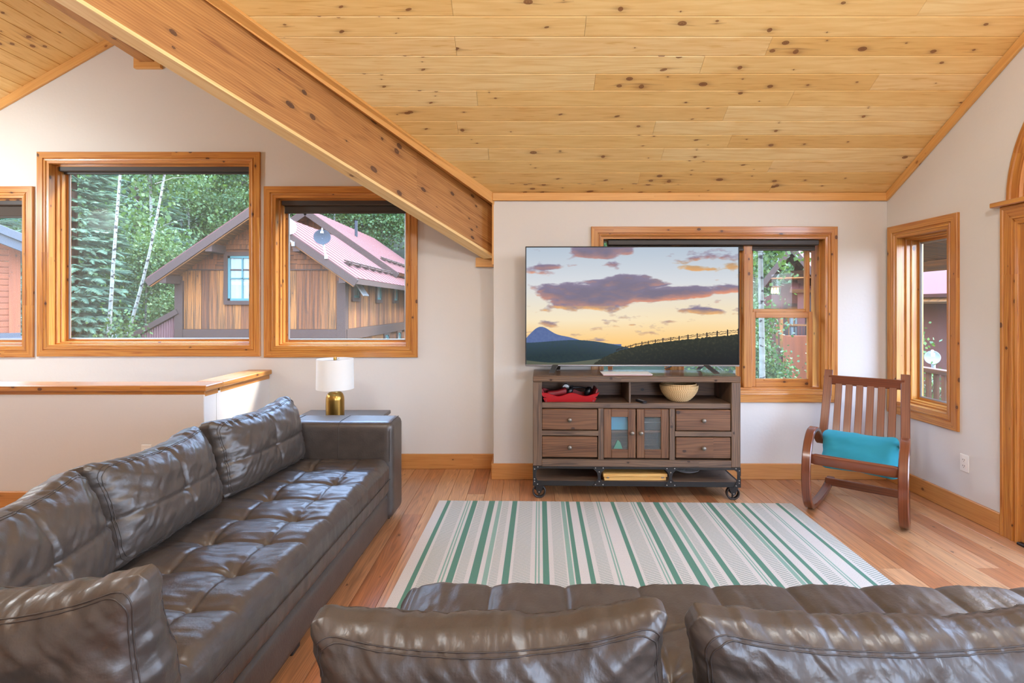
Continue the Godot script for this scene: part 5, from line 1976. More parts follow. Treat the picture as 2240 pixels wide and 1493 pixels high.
func spruce(o: Node3D, hgt: float, rad: float, count: int, sd: int, light: Color, dark: Color, size := 1.0) -> void:
	var r := RandomNumberGenerator.new()
	r.seed = sd
	var g := G.new()
	g.tube([Vector3.ZERO, Vector3(0, hgt * 0.5, 0), Vector3(0, hgt, 0)], hgt * 0.014, 8, false, 0.2)
	part(o, "trunk", g, M.bark)
	var xf := []
	var cols := []
	for k in count:
		var u := 1.0 - sqrt(1.0 - r.randf() * 0.985)
		var tier := roundf(u * 44.0 + r.randf_range(-0.8, 0.8)) / 44.0     # boughs grow in whorls
		var reach := rad * pow(1.0 - u, 0.85) + 0.1
		var an := roundf(r.randf() * 11.0) / 11.0 * TAU + tier * 40.0 + r.randfn() * 0.16
		var out := pow(r.randf(), 0.55) * reach
		var l := (0.34 + 0.3 * reach / (rad + 0.1)) * r.randf_range(0.7, 1.2) * size
		var y := lerpf(hgt * 0.05, hgt * 0.99, tier) - out * 0.26 + 0.1 * out * out / reach
		var b := Basis(Vector3.UP, -an + r.randfn() * 0.35) * Basis(Vector3.BACK, lerpf(-0.35, 0.25, u) + r.randfn() * 0.16) * Basis(Vector3.RIGHT, r.randfn() * 0.3)
		xf.append(Transform3D(b.scaled_local(Vector3(l, l, l * r.randf_range(0.8, 1.15))), Vector3(cos(an) * out, y, sin(an) * out)))
		cols.append(lin(dark.lerp(light, r.randf())))
	swarm(o, "needles", M.bough_mesh, M.needle, xf, cols)

func shrub(label: String, at: Vector3, rad: Vector3, count: int, leaf: float, sd: int, light: Color, dark: Color) -> void:
	var o := thing("shrub", label, "shrub", at)
	var r := RandomNumberGenerator.new()
	r.seed = sd
	var g := G.new()
	for k in 7:
		var an := r.randf() * TAU
		g.tube([Vector3.ZERO, Vector3(cos(an) * rad.x * 0.4, rad.y * 0.9, sin(an) * rad.z * 0.4), Vector3(cos(an) * rad.x * 0.8, rad.y * 1.7, sin(an) * rad.z * 0.8)], 0.015, 5, false, 0.4)
	part(o, "stems", g, M.bark)
	var xf := []
	var cols := []
	for k in count:
		var d := Vector3(r.randfn(), r.randfn(), r.randfn()).normalized() * pow(r.randf(), 0.4)
		var b := Basis.from_euler(Vector3(r.randf() * TAU, r.randf() * TAU, r.randf() * TAU)).scaled(Vector3.ONE * leaf * r.randf_range(0.75, 1.25))
		xf.append(Transform3D(b, Vector3(0, rad.y, 0) + d * rad))
		cols.append(lin(dark.lerp(light, r.randf())))
	swarm(o, "leaves", M.leaf_mesh, M.leaf, xf, cols)

func ground_y(x: float, z: float) -> float:
	var d := maxf(0.0, -z - 21.0 - 3.0 * sin(x * 0.09))
	return -3.6 + 0.62 * d * d / (d + 9.0) + 0.25 * sin(x * 0.3) * sin(z * 0.27)

func build_land() -> void:
	var o := setting("ground", "grassy ground rising to a wooded slope")
	var g := G.new()
	g.sheet(60, 60, func(u, v):
		var x := lerpf(-90, 90, u)
		var z := lerpf(-95, 60, v)
		return Vector3(x, ground_y(x, z), z), Vector3.UP)
	part(o, "soil", g, M.ground)

func build_trees() -> void:
	var lg := Color("64793c")
	var dg := Color("36502a")
	var sl := Color("7f9a7c")
	var sdk := Color("506a54")
	# named trees near the window wall
	var t := thing("spruce_tree", "tall blue-green spruce just inside the left edge of the largest window", "tree", Vector3(-14.7, -3.6, -17.0))
	spruce(t, 14.0, 1.9, 5200, 21, sl, sdk, 0.85)
	t = thing("spruce_tree", "spruce behind the leaning aspen trunks in the largest window", "tree", Vector3(-18.6, ground_y(-18.6, -25.0), -25.0))
	spruce(t, 14.0, 2.6, 2200, 22, sl, sdk, 1.3)
	t = thing("spruce_tree", "spruce behind the orange house at the left edge", "tree", Vector3(-19.5, ground_y(-19.5, -18.5), -18.5))
	spruce(t, 12.0, 2.4, 2000, 23, sl, sdk, 1.2)
	t = thing("aspen_tree", "white aspen trunk on the left in the largest window, leaning right at its top", "tree", Vector3(-12.6, -3.5, -15.5))
	aspen(t, 13.5, 9.6, 1.7, [Vector3(0, 0, 0), Vector3(0.25, 4.2, 0), Vector3(0.55, 7.5, 0.1), Vector3(0.85, 12.0, 0)], 0.07, 1500, 1.0, 31, lg, dg)
	t = thing("aspen_tree", "leaning white aspen trunk right of centre in the largest window", "tree", Vector3(-13.6, -3.5, -16.2))
	aspen(t, 13.5, 9.6, 1.7, [Vector3(0, 0, 0), Vector3(1.4, 4.5, 0), Vector3(2.15, 7.6, 0), Vector3(2.9, 12.0, 0)], 0.062, 1500, 1.0, 32, lg, dg)
	t = thing("aspen_tree", "young aspen with pale leaves beside the corrugated shed", "tree", Vector3(-13.6, -3.6, -18.5))
	aspen(t, 7.0, 0.6, 1.9, [Vector3(0, 0, 0), Vector3(0.1, 3.0, 0), Vector3(0.2, 6.8, 0)], 0.06, 2000, 1.0, 33, lg, dg)
	t = thing("aspen_tree", "black and white aspen trunk in the window right of the television", "tree", Vector3(3.76, -3.6, -8.5))
	aspen(t, 10.0, 5.9, 1.6, [Vector3(0, 0, 0), Vector3(0.03, 3.5, 0), Vector3(0.0, 6.5, 0), Vector3(0.1, 9.6, 0)], 0.062, 1200, 1.0, 34, lg, dg)
	t = thing("aspen_tree", "leafy young aspen low behind the window right of the television", "tree", Vector3(5.25, -3.6, -13.5))
	aspen(t, 6.5, 0.4, 1.0, [Vector3(0, 0, 0), Vector3(0.05, 3.0, 0), Vector3(0.0, 6.2, 0)], 0.05, 2600, 0.95, 35, lg, dg)
	shrub("rounded bush at the foot of the leaning aspen trunks", Vector3(-11.35, -3.6, -14.7), Vector3(0.5, 2.5, 0.45), 420, 1.1, 65, lg, dg)
	# the wooded slope
	var pa := []
	for k in 3:
		var a := thing("slope_aspen", "pale green aspen on the wooded slope behind the houses", "tree", Vector3.ZERO, 0.0, "aspens on the wooded slope")
		aspen(a, 11.0, 1.6, 2.3, [Vector3(0, 0, 0), Vector3(0.15, 4, 0.1), Vector3(0.1, 10.5, 0)], 0.1, 1300, 1.75, 41 + k, lg, dg)
		pa.append(a)
	var ps := []
	for k in 2:
		var a := thing("slope_spruce", "dark spruce on the wooded slope behind the houses", "tree", Vector3.ZERO, 0.0, "spruces on the wooded slope")
		spruce(a, 13.0, 2.3, 1100, 51 + k, sl, sdk, 1.7)
		ps.append(a)
	var r := RandomNumberGenerator.new()
	r.seed = 77
	var used := {}
	var spots := [Vector2(-18.6, -25.0), Vector2(-19.5, -18.5), Vector2(-14.7, -17.0), Vector2(-13.6, -18.5)]
	var rows := [[22.0, 3.4], [26.0, 3.4], [31.0, 3.8], [37.0, 4.4], [45.0, 5.4], [55.0, 7.0]]
	for row in rows:
		var x: float = -1.02 * row[0] - 3.0
		while x < row[0] * 0.95:
			var zz: float = -row[0] + r.randf_range(-1.5, 1.5)
			var xx: float = x + r.randf_range(-0.8, 0.8)
			x += row[1] * r.randf_range(0.75, 1.2)
			var u := 1155.0 + xx / -zz * 1150.0
			if zz > -32.5 and xx > -15.5 and xx < -2.5:
				continue     # the brown house stands here
			if zz > -26.0 and xx > 3.0:
				continue     # the porch house and the red roofs stand here
			var close := false
			for q in spots:
				if q.distance_to(Vector2(xx, zz)) < 3.0:
					close = true
			if close:
				continue
			spots.append(Vector2(xx, zz))
			var con := r.randf() < (0.42 if u < 330 else 0.12)
			var pool: Array = ps if con else pa
			var src: Node3D = pool[r.randi() % pool.size()]
			var c: Node3D
			if used.has(src):
				c = copy(src)
			else:
				c = src
				used[src] = true
			var what: String = ("dark spruce " if con else "pale green aspen ") + ("far up the slope " if row[0] > 30.0 else "low on the slope ")
			if u < 140:
				what += "behind the window cut by the left edge"
			elif u < 560:
				what += "in the view of the largest window"
			elif u < 931:
				what += "above the neighbouring red roof"
			elif u < 1600:
				what += "behind the television"
			elif u < 1850:
				what += "in the window right of the television"
			else:
				what += "on the far right beyond the narrow window"
			c.set_meta("label", what)
			c.position = Vector3(xx, ground_y(xx, zz) - 0.3, zz)
			c.rotation.y = r.randf() * TAU
			c.scale = Vector3.ONE * r.randf_range(0.85, 1.2)

# vertical boards on a wall from x0 to x1, seen from +z in local axes; tops follow top(x)
func boards(o: Node3D, tr: Transform3D, x0: float, x1: float, y0: float, top: Callable, bw: float, mats: Array, holes := []) -> void:
	var n := int(round((x1 - x0) / bw))
	for k in n:
		var a := lerpf(x0, x1, float(k) / n) + 0.004
		var b := lerpf(x0, x1, float(k + 1) / n) - 0.004
		var mid := (a + b) / 2
		var spans := [[y0, 99.0]]
		for h in holes:
			if mid > h[0] and mid < h[1]:
				spans = [[y0, h[2]], [h[3], 99.0]]
		for s in spans:
			var ta: float = minf(top.call(a), s[1])
			var tb: float = minf(top.call(b), s[1])
			if ta - s[0] < 0.05:
				continue
			var g := G.new()
			g.x = tr
			g.uo = Vector2(rng.randf() * 2.0, 0)
			g.swap = true
			var z := 0.02 + rng.randf() * 0.006
			g.quad(Vector3(a, s[0], z), Vector3(b, s[0], z), Vector3(b, tb, z), Vector3(a, ta, z), Vector3.BACK, Vector2(0, 0), Vector2(b - a, 0), Vector2(b - a, tb - s[0]), Vector2(0, ta - s[0]))
			for e in [[a, ta, Vector3.LEFT], [b, tb, Vector3.RIGHT]]:
				g.quad(Vector3(e[0], s[0], 0), Vector3(e[0], s[0], z), Vector3(e[0], e[1], z), Vector3(e[0], e[1], 0), e[2], Vector2(0, 0), Vector2(0.02, 0), Vector2(0.02, 1), Vector2(0, 1))
			part(o, "board", g, mats[rng.randi() % mats.size()])

# a roof plane between eave line a-b and ridge line d-c
func roof_plane(o: Node3D, a: Vector3, b: Vector3, c: Vector3, d: Vector3, th: float, ribs: int, m: Material, rib: Material, under: Material) -> void:
	var n := (b - a).cross(d - a).normalized()
	if n.y < 0:
		n = -n
	var g := G.new()
	g.hexa([a - n * 0.04, b - n * 0.04, c - n * 0.04, d - n * 0.04, a, b, c, d])
	var r := part(o, "roof_panel", g, m)
	var s := G.new()
	s.hexa([a - n * th, b - n * th, c - n * th, d - n * th, a - n * 0.041, b - n * 0.041, c - n * 0.041, d - n * 0.041])
	part(o, "soffit", s, under)
	for k in ribs:
		var u := (k + 0.5) / ribs
		var rg := G.new()
		rg.tube([a.lerp(b, u) + n * 0.005, d.lerp(c, u) + n * 0.005], 0.014, 4)
		part(r, "rib", rg, rib)

func far_window(o: Node3D, tr: Transform3D, c: Vector3, w: float, h: float, cols: int, rows: int, fm: Material, cm: Material, curtain := true) -> void:
	var g := G.new()
	g.x = tr
	for s in [-1.0, 1.0]:
		g.box(c + Vector3(s * (w / 2 + 0.06), 0, 0.03), Vector3(0.12, h + 0.24, 0.06))
		g.box(c + Vector3(0, s * (h / 2 + 0.06), 0.03), Vector3(w, 0.12, 0.06))
	var f := part(o, "window_casing", g, cm)
	var s2 := G.new()
	s2.x = tr
	for s in [-1.0, 1.0]:
		s2.box(c + Vector3(s * (w / 2 - 0.035), 0, 0.02), Vector3(0.07, h, 0.04))
		s2.box(c + Vector3(0, s * (h / 2 - 0.035), 0.02), Vector3(w, 0.07, 0.04))
	for k in range(1, cols):
		s2.box(c + Vector3(-w / 2 + w * k / cols, 0, 0.015), Vector3(0.03 if cols < 4 else 0.04, h, 0.03))
	for k in range(1, rows):
		s2.box(c + Vector3(0, -h / 2 + h * k / rows, 0.015), Vector3(w, 0.03, 0.03))
	part(f, "window_frame", s2, fm)
	var p := G.new()
	p.x = tr
	p.box(c + Vector3(0, 0, 0.004), Vector3(w - 0.06, h - 0.06, 0.004))
	part(f, "pane", p, M.glass)
	var q := G.new()
	q.x = tr
	if true:
		q.sheet(40, 1, func(u, v): return c + Vector3((u - 0.5) * (w - 0.06), (v - 0.5) * (h - 0.06), -0.012 + 0.01 * sin(u * 70.0)), Vector3.BACK)
		part(f, "curtain", q, M.curtain)

func dish(label: String, at: Vector3, dirv: Vector3, rad: float, m: Material, foot: Vector3) -> void:
	var o := thing("satellite_dish", label, "satellite dish", at)
	var z := dirv.normalized()
	var x := Vector3.UP.cross(z).normalized()
	var b := Basis(x, z, x.cross(z))      # local y along the dish axis
	var g := G.new()
	g.x = Transform3D(b, Vector3.ZERO)
	var pr := []
	for k in 9:
		var r := rad * k / 8.0
		pr.append(Vector2(r, 0.28 * r * r / rad))
	for k in 9:
		var r := rad * (8 - k) / 8.0
		pr.append(Vector2(r, 0.28 * r * r / rad - 0.012))
	g.lathe(Vector3.ZERO, pr, 28)
	part(o, "reflector", g, m)
	var a := G.new()
	a.tube([b * Vector3(0, -0.02, -rad), b * Vector3(0, rad * 0.75, -rad * 0.9), b * Vector3(0, rad * 0.95, -rad * 0.35)], 0.02, 6)
	a.box(b * Vector3(0, rad * 0.95, -rad * 0.3), Vector3(0.07, 0.06, 0.06))
	part(o, "feed_arm", a, M.dish_white)
	var s := G.new()
	s.tube([b * Vector3(0, -0.02, 0), foot * 0.5 + b * Vector3(0, -0.1, 0), foot], 0.03, 6)
	s.box(foot, Vector3(0.08, 0.12, 0.05))
	part(o, "mast", s, M.dish_white)

func build_brown_house() -> void:
	var o := thing("brown_house", "brown wooden house with a gable front and a dusty red metal roof", "house", Vector3(-8.0, -3.6, -16.0))
	var Y := 3.6                      # local y of the scene's floor level
	var pit := 0.689
	var apex := 4.337 + Y
	var wl := -2.65
	var wr := 2.40
	var under := func(x): return apex - 0.2 - pit * absf(x)
	var split := 2.53 + Y
	# solid body
	var g := G.new()
	var ft := Transform3D()
	g.prism(PackedVector2Array([Vector2(wl, 0), Vector2(wr, 0), Vector2(wr, under.call(wr)), Vector2(0, under.call(0)), Vector2(wl, under.call(wl))]), -10.0, 0.0)
	part(o, "wall", g, M.clad4)
	var C := [M.clad0, M.clad1, M.clad3, M.clad1, M.clad0, M.clad2]
	boards(o, ft, wl, wr, 0.37 + Y + 0.36, func(x): return minf(split, under.call(x)), 0.245, C, [[-1.25, 0.78, 1.50 + Y, 3.05 + Y]])
	boards(o, ft, wl, wr, 0.0, func(_x): return 0.37 + Y, 0.245, C)
	# shingle courses of the gable
	var sh := G.new()
	var y: float = split + 0.02
	while y < apex - 0.25:
		var half: float = (apex - 0.2 - y) / pit
		var x := maxf(-half, wl)
		while x < minf(half, wr):
			var w := rng.randf_range(0.16, 0.34)
			var x1 := minf(x + w, minf(half, wr))
			if not (x1 > -1.25 and x < 0.78 and y < 3.05 + Y):
				sh.uo = Vector2(rng.randf() * 3.0, 0)
				sh.quad(Vector3(x + 0.006, y, 0.045), Vector3(x1, y, 0.045), Vector3(x1, y + 0.155, 0.02), Vector3(x + 0.006, y + 0.155, 0.02), Vector3.BACK, Vector2(0, 0), Vector2(0, 0.2), Vector2(0.16, 0.2), Vector2(0.16, 0))
				sh.quad(Vector3(x + 0.006, y, 0.045), Vector3(x1, y, 0.045), Vector3(x1, y, 0.01), Vector3(x + 0.006, y, 0.01), Vector3.DOWN)
			x = x1
		y += 0.15
	part(o, "shingles", sh, M.clad1).set_meta("kind", "stuff")
	# trims
	boxpart(o, "band", Vector3((wl + wr) / 2, 0.55 + Y, 0.05), Vector3(wr - wl + 0.1, 0.34, 0.1), M.fascia)
	boxpart(o, "band", Vector3((wl + wr) / 2, split, 0.03), Vector3(wr - wl, 0.035, 0.05), M.fascia)
	boxpart(o, "corner_post", Vector3(wl + 0.08, 2.9, 0.04), Vector3(0.24, 5.8, 0.14), M.fascia)
	boxpart(o, "corner_post", Vector3(wr - 0.05, 2.9, -0.02), Vector3(0.26, 5.8, 0.26), M.fascia)
	far_window(o, ft, Vector3(-0.235, 2.27 + Y, 0.03), 1.72, 1.36, 4, 2, M.teal_frame, M.fascia)
	# right side wall, facing +x
	var rt := Transform3D(Basis(Vector3.FORWARD, Vector3.UP, Vector3.RIGHT), Vector3(wr, 0, 0))
	boards(o, rt, 0.1, 9.6, 0.37 + Y + 0.36, func(_x): return 2.4 + Y, 0.245, C)
	boards(o, rt, 0.1, 9.6, 0.0, func(_x): return 0.37 + Y, 0.245, C)
	var bg := G.new()
	bg.x = rt
	bg.box(Vector3(4.9, 0.55 + Y, 0.05), Vector3(9.8, 0.34, 0.1))
	part(o, "band", bg, M.fascia)
	for zz in [[0.95, 1.95], [3.55, 1.92], [6.0, 1.92]]:
		far_window(o, rt, Vector3(zz[0], zz[1] + Y, 0.03), 0.55, 0.5, 1, 1, M.teal_frame, M.fascia, false)
	for zz in [4.6, 6.6]:
		far_window(o, rt, Vector3(zz, 0.0 + Y, 0.03), 0.5, 0.6, 1, 1, M.teal_frame, M.fascia, false)
	var aw := G.new()   # the first side window stands open
	aw.x = rt * Transform3D(Basis(Vector3.RIGHT, -0.6), Vector3(0.95, 2.2 + Y, 0.08))
	aw.box(Vector3(0, -0.27, 0), Vector3(0.52, 0.54, 0.04))
	part(o, "open_sash", aw, M.alu)
	# roof
	var ze := 0.8
	var zb := -10.4
	for s in [-1.0, 1.0]:
		var ex: float = s * 3.03
		roof_plane(o, Vector3(ex, apex - pit * 3.03, ze), Vector3(ex, apex - pit * 3.03, zb), Vector3(0, apex, zb), Vector3(0, apex, ze), 0.16, 22, M.roof, M.roof_rib, M.clad0)
		timber(o, "barge_board", Vector3(0, apex - 0.16, ze - 0.02), Vector3(ex, apex - 0.16 - pit * 3.03, ze - 0.02), Vector3.BACK, 0.06, 0.22, M.fascia)
		timber(o, "barge_board", Vector3(0, apex - 0.26, ze - 0.06), Vector3(ex * 0.98, apex - 0.26 - pit * 2.97, ze - 0.06), Vector3.BACK, 0.06, 0.12, M.clad0)
		for bx in [0.42, 0.86]:
			timber(o, "bracket", Vector3(ex * bx, apex - 0.33 - pit * 3.03 * bx, 0.0), Vector3(ex * bx, apex - 0.33 - pit * 3.03 * bx, ze - 0.05), Vector3.RIGHT, 0.2, 0.24, M.fascia)
	var fe := G.new()
	fe.box(Vector3(3.0, apex - pit * 3.03 - 0.1, (ze + zb) / 2), Vector3(0.06, 0.16, ze - zb))
	part(o, "eave_board", fe, M.fascia)
	# snow rails near the eave
	for k in 2:
		var ux := 2.45 - k * 0.13
		var sg := G.new()
		sg.tube([Vector3(ux, apex - pit * ux + 0.11, -0.3), Vector3(ux, apex - pit * ux + 0.11, -7.5)], 0.028, 6)
		part(o, "snow_rail", sg, M.fascia)
	for k in 9:
		boxpart(o, "snow_rail_post", Vector3(2.40, apex - pit * 2.40 + 0.06, -0.4 - k * 0.85), Vector3(0.26, 0.12, 0.05), M.fascia, 0.0)
	# rear wing with a wider gable
	var rx := -1.24
	var ra := 5.51 + Y
	var rz := -6.6
	var rp := 0.695
	g = G.new()
	g.prism(PackedVector2Array([Vector2(rx - 3.3, 0), Vector2(rx + 3.2, 0), Vector2(rx + 3.2, ra - 0.2 - rp * 3.2), Vector2(rx, ra - 0.2), Vector2(rx - 3.3, ra - 0.2 - rp * 3.3)]), rz - 9.0, rz)
	part(o, "rear_wall", g, M.clad4)
	boards(o, Transform3D(Basis(), Vector3(0, 0, rz)), rx - 3.3, rx + 3.2, 4.8, func(x): return ra - 0.2 - rp * absf(x - rx), 0.26, [M.clad2, M.clad4])
	for s in [-1.0, 1.0]:
		var ex: float = rx + s * 3.83
		var ey := ra - rp * 3.83
		roof_plane(o, Vector3(ex, ey, rz + 0.8), Vector3(ex, ey, rz - 9.0), Vector3(rx, ra, rz - 9.0), Vector3(rx, ra, rz + 0.8), 0.16, 20, M.roof, M.roof_rib, M.clad0)
		timber(o, "barge_board", Vector3(rx, ra - 0.18, rz + 0.78), Vector3(ex, ey - 0.18, rz + 0.78), Vector3.BACK, 0.07, 0.26, M.fascia)
	for k in 2:
		var ux := 3.2 - k * 0.14
		var sg := G.new()
		sg.tube([Vector3(rx + ux, ra - rp * ux + 0.11, rz + 0.5), Vector3(rx + ux, ra - rp * ux + 0.11, rz - 6.0)], 0.03, 6)
		part(o, "snow_rail", sg, M.fascia)
	for k in 7:
		boxpart(o, "snow_rail_post", Vector3(rx + 3.13, ra - rp * 3.13 + 0.06, rz + 0.4 - k * 0.9), Vector3(0.26, 0.12, 0.05), M.fascia, 0.0)
	g = G.new()
	g.tube([Vector3(rx + 1.2, ra - rp * 1.2, rz - 2.0), Vector3(rx + 1.2, ra - rp * 1.2 + 0.75, rz - 2.0)], 0.07, 8)
	part(o, "vent_pipe", g, M.dish_grey)
	# lean-to of corrugated metal at the left corner
	g = G.new()
	var n := 30
	var pts := PackedVector2Array()
	for k in n:
		var xa := lerpf(wl - 2.2, wl, float(k) / n)
		var xb := lerpf(wl - 2.2, wl, float(k + 1) / n)
		var xm := (xa + xb) / 2
		var ty := func(x): return 1.16 + Y + (x - wl) * 0.55
		g.quad(Vector3(xa, 0, 0), Vector3(xm, 0, 0.04), Vector3(xm, ty.call(xm), 0.04), Vector3(xa, ty.call(xa), 0), Vector3.BACK)
		g.quad(Vector3(xm, 0, 0.04), Vector3(xb, 0, 0), Vector3(xb, ty.call(xb), 0), Vector3(xm, ty.call(xm), 0.04), Vector3.BACK)
	part(o, "corrugated_wall", g, M.corrugated)
	timber(o, "lean_to_roof", Vector3(wl + 0.05, 1.27 + Y, -0.6), Vector3(wl - 2.6, 1.27 + Y - 2.65 * 0.55, -0.6), Vector3.BACK, 1.5, 0.16, M.fascia)
	# dishes on the eave
	dish("dark grey satellite dish on the roof edge of the brown house", Vector3(-5.95, 3.40, -15.2), Vector3(0.35, 0.35, 1), 0.235, M.dish_grey, Vector3(0.12, -0.55, 0.02))
	dish("pale satellite dish beside the window frame on the brown house", Vector3(-6.98, 3.72, -15.2), Vector3(0.75, 0.3, 0.7), 0.26, M.dish_white, Vector3(0.2, -0.5, 0.02))

func build_other_houses() -> void:
	# orange cedar house at the left edge
	var o := thing("cedar_house", "orange cedar house with a dark roof at the left edge", "house", Vector3(-9.65, -3.6, -10.0), 0.77)
	var Y := 3.6
	var g := G.new()
	g.box(Vector3(-3.0, 2.9, -3.0), Vector3(5.96, 5.9, 5.94))
	part(o, "wall", g, M.cedar0)
	var y := 0.92 + Y
	while y < 2.6 + Y:
		var bg := G.new()
		bg.uo = Vector2(rng.randf() * 2, rng.randf() * 0.1)
		bg.box(Vector3(-3.0, y + 0.055, 0.0), Vector3(5.98, 0.106, 0.03), 0.004)
		part(o, "siding_board", bg, M["cedar%d" % rng.randi_range(0, 1)])
		y += 0.112
	boxpart(o, "corner_board", Vector3(-0.08, 1.76 + Y, 0.02), Vector3(0.16, 1.72, 0.05), M.cedar0)
	timber(o, "roof", Vector3(0.55, 2.42 + Y, -2.6), Vector3(-4.0, 4.55 + Y, -2.6), Vector3.BACK, 6.4, 0.14, M.darkroof)
	timber(o, "fascia", Vector3(0.5, 2.30 + Y, 0.5), Vector3(-4.0, 4.42 + Y, 0.5), Vector3.BACK, 0.08, 0.2, M.darkroof)
	boxpart(o, "base_flashing", Vector3(-3.0, 0.86 + Y, 0.05), Vector3(6.0, 0.12, 0.1), M.darkroof)
	timber(o, "porch_roof", Vector3(-3.0, 0.82 + Y, 0.0), Vector3(-3.0, 0.42 + Y, 1.4), Vector3.RIGHT, 6.6, 0.1, M.darkroof)
	# closed white parasol on the terrace below
	var p := thing("closed_parasol", "closed white parasol on the terrace at the foot of the largest window", "parasol", Vector3(-11.72, -1.6, -14.9))
	var pg := G.new()
	pg.lathe(Vector3.ZERO, [Vector2(0.16, 1.4), Vector2(0.17, 1.45), Vector2(0.11, 1.9), Vector2(0.06, 2.2), Vector2(0.02, 2.24), Vector2(0.0, 2.25)], 12)
	part(p, "canopy", pg, M.canvas)
	var pp := G.new()
	pp.tube([Vector3(0, -2.0, 0), Vector3(0, 2.28, 0)], 0.025, 8)
	part(p, "pole", pp, M.fascia)
	# house seen through the window right of the television
	var h := thing("porch_house", "red-brown house with a steep porch gable and balcony right of the television", "house", Vector3(8.55, -3.6, -18.0), -0.443)
	var px := 0.40
	var pa := 3.35 + Y
	for s in [-1.0, 1.0]:
		var ex: float = px + s * 0.86
		roof_plane(h, Vector3(ex, pa - 1.16, 1.3), Vector3(ex, pa - 1.16, -3.0), Vector3(px, pa, -3.0), Vector3(px, pa, 1.3), 0.1, 8, M.roof, M.roof_rib, M.clad0)
		timber(h, "barge_board", Vector3(px, pa - 0.1, 1.3), Vector3(ex, pa - 1.26, 1.3), Vector3.BACK, 0.06, 0.17, M.fascia)
	for k in 6:
		boxpart(h, "soffit_board", Vector3(px - 0.02, pa - 1.02 + 0.01 * k, 1.1 - k * 0.3), Vector3(1.5, 0.03, 0.26), M.clad0, 0.0)
	timber(h, "tie_beam", Vector3(px - 0.2, pa - 0.92, 0.4), Vector3(px + 0.8, pa - 0.86, 0.4), Vector3.BACK, 0.2, 0.3, M.clad2)
	for x in [px + 0.3, px + 0.62]:
		boxpart(h, "porch_post", Vector3(x, 1.3 + Y, 0.35), Vector3(0.22, 2.1, 0.22), M.redwall if x < px + 0.5 else M.fascia)
	boxpart(h, "balcony_floor", Vector3(px + 0.35, -0.03 + Y, 0.3), Vector3(1.55, 0.2, 1.4), M.clad2)
	boxpart(h, "balcony_floor", Vector3(px + 0.33, -0.17 + Y, 0.32), Vector3(1.7, 0.06, 1.6), M.fascia)
	boxpart(h, "balcony_post", Vector3(px - 0.3, 0.62 + Y, 0.9), Vector3(0.12, 1.2, 0.12), M.clad0)
	boxpart(h, "balcony_post", Vector3(px - 0.42, 0.62 + Y, 0.9), Vector3(0.06, 1.2, 0.06), M.clad3)
	boxpart(h, "handrail", Vector3(px + 0.35, 0.82 + Y, 0.92), Vector3(1.3, 0.06, 0.08), M.clad0)
	for k in 14:
		boxpart(h, "baluster", Vector3(px - 0.2 + k * 0.09, 0.44 + Y, 0.92), Vector3(0.025, 0.76, 0.025), M.iron_dark, 0.0)
	g = G.new()
	g.box(Vector3(px + 2.2, 2.0, -2.2), Vector3(5.0, 7.6, 4.0))
	part(h, "wall", g, M.redwall)
	g = G.new()
	g.box(Vector3(px + 2.2, 1.7, -0.1), Vector3(5.0, 3.4, 0.9))
	part(h, "lower_wall", g, M.redwall)
	far_window(h, Transform3D(Basis(), Vector3(0, 0, 0.37)), Vector3(px + 0.42, -0.95 + Y, 0.0), 0.3, 0.42, 2, 2, M.alu, M.redwall, false)
	far_window(h, Transform3D(Basis(), Vector3(0, 0, -0.18)), Vector3(px + 0.1, 0.75 + Y, 0.0), 0.42, 1.3, 2, 4, M.clad0, M.fascia, false)
	far_window(h, Transform3D(Basis(), Vector3(0, 0, -0.18)), Vector3(px + 0.75, 0.85 + Y, 0.0), 0.42, 1.0, 2, 3, M.curtain, M.fascia, false)
	# hanging porch lantern
	var l := thing("porch_lantern", "lit lantern hanging under the porch gable right of the television", "lantern", Vector3(8.55 - 0.38, 1.93, -17.4))
	var lg := G.new()
	lg.tube([Vector3(0, 0.14, 0), Vector3(0, 0.3, 0)], 0.015, 6)
	lg.box(Vector3(0, 0.14, 0), Vector3(0.3, 0.03, 0.3))
	part(l, "hood", lg, M.fascia)
	var lm := sm(Color("f4dfae"), 0.4)
	lm.emission_enabled = true
	lm.emission = Color(1.0, 0.72, 0.36)
	lm.emission_energy_multiplier = 0.95
	for x in [-0.09, 0.0, 0.09]:
		var cg := G.new()
		cg.lathe(Vector3(x, 0, 0), [Vector2(0, -0.09), Vector2(0.03, -0.085), Vector2(0.036, 0.0), Vector2(0.028, 0.1), Vector2(0, 0.1)], 10)
		part(l, "glass_shade", cg, lm)
	var ol := OmniLight3D.new()
	ol.name = "lantern_light"
	ol.light_color = Color(1.0, 0.82, 0.55)
	ol.light_energy = 0.6
	ol.light_size = 0.1
	ol.omni_range = 20.0
	ol.shadow_enabled = true
	ol.position = Vector3(0, 0, 0.2)
	l.add_child(ol)
	shrub("leafy shrub beside the balcony of the red-brown house", Vector3(7.75, -0.7, -13.6), Vector3(0.32, 0.55, 0.3), 60, 0.9, 61, Color("64793c"), Color("36502a"))
	shrub("leafy shrub under the small window of the red-brown house", Vector3(6.95, -1.35, -13.0), Vector3(0.5, 0.42, 0.4), 80, 0.9, 62, Color("64793c"), Color("36502a"))
	# what the narrow right-hand window looks onto
	var q := thing("covered_deck", "covered wooden deck with a railing outside the narrow right window", "deck", Vector3(3.2, -0.4, -6.2))
	timber(q, "roof_boards", Vector3(-0.02, 2.86, 0.1), Vector3(2.5, 2.50, 0.1), Vector3.BACK, 3.8, 0.12, M.clad0)
	boxpart(q, "eave_beam", Vector3(2.42, 2.38, 0.1), Vector3(0.12, 0.14, 3.8), M.clad0)
	boxpart(q, "deck_boards", Vector3(1.2, -0.06, 0.1), Vector3(2.5, 0.08, 4.0), M.clad2)
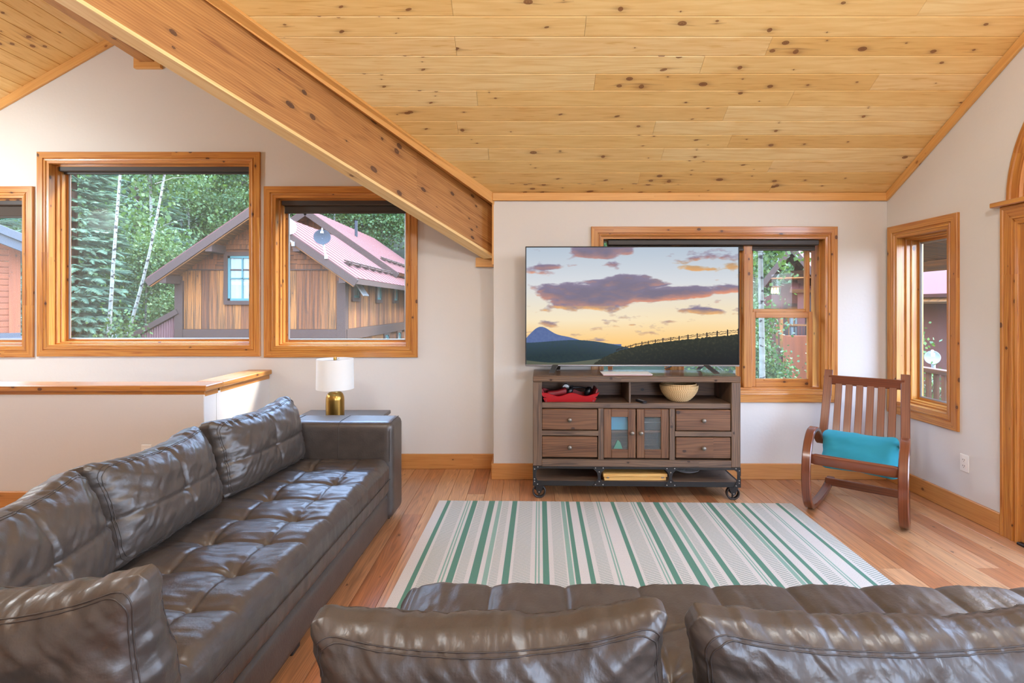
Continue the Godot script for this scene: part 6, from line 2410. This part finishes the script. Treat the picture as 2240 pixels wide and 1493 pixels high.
	boxpart(q, "handrail", Vector3(2.4, 0.93, 0.1), Vector3(0.14, 0.06, 4.0), M.clad2)
	boxpart(q, "lower_rail", Vector3(2.4, 0.12, 0.1), Vector3(0.06, 0.06, 4.0), M.clad2)
	for k in 28:
		boxpart(q, "baluster", Vector3(2.4, 0.5, -1.85 + k * 0.14), Vector3(0.04, 0.8, 0.06), M.clad2, 0.0)
	for z in [-1.82, 2.02]:
		boxpart(q, "deck_post", Vector3(2.42, 1.2, z), Vector3(0.12, 2.5, 0.12), M.clad2)
	var rh := thing("red_roof_house", "brown house with a red metal roof beyond the narrow right window", "house", Vector3(9.6, -3.6, -11.5))
	boxpart(rh, "wall", Vector3(1.55, 2.95, -2.0), Vector3(3.0, 5.9, 4.0), M.redwall, 0.0)
	for k in 5:
		boxpart(rh, "wall_batten", Vector3(0.2 + k * 0.4, 2.9, 0.02), Vector3(0.05, 5.8, 0.05), M.redwall, 0.0)
	timber(rh, "roof", Vector3(-0.85, 1.65 + Y, -1.5), Vector3(2.6, 4.35 + Y, -1.5), Vector3.BACK, 4.6, 0.1, M.roof)
	timber(rh, "barge_board", Vector3(-0.85, 1.52 + Y, 0.82), Vector3(2.6, 4.22 + Y, 0.82), Vector3.BACK, 0.06, 0.2, M.fascia)
	timber(rh, "soffit", Vector3(-0.8, 1.50 + Y, -0.6), Vector3(2.6, 4.14 + Y, -0.6), Vector3.BACK, 2.8, 0.06, M.clad0)
	boxpart(rh, "brick_wall", Vector3(-0.3, 1.9, -5.0), Vector3(2.4, 4.4, 0.4), M.cedar0, 0.0)
	var ru := thing("far_red_roof", "broad red metal roof at the top of the narrow right window", "roof", Vector3(13.5, -3.6, -19.0))
	roof_plane(ru, Vector3(-5.0, 5.6, 2.0), Vector3(8.0, 5.6, 2.0), Vector3(8.0, 8.4, -3.0), Vector3(-2.0, 8.4, -3.0), 0.15, 24, M.roof, M.roof_rib, M.clad0)
	boxpart(ru, "wall", Vector3(2.0, 2.7, -1.5), Vector3(11.0, 5.6, 4.0), M.redwall, 0.0)
	dish("white satellite dish low in the narrow right window", Vector3(6.85, 0.55, -8.9), Vector3(-0.75, 0.25, 0.75), 0.115, M.dish_white, Vector3(0.05, -0.45, -0.05))
	shrub("leafy branches above the white dish outside the narrow right window", Vector3(6.9, 0.35, -9.6), Vector3(0.28, 0.42, 0.3), 36, 0.75, 63, Color("64793c"), Color("36502a"))
	shrub("leafy branches behind the deck railing outside the narrow right window", Vector3(6.2, -0.45, -8.3), Vector3(0.45, 0.4, 0.4), 60, 0.7, 64, Color("64793c"), Color("36502a"))
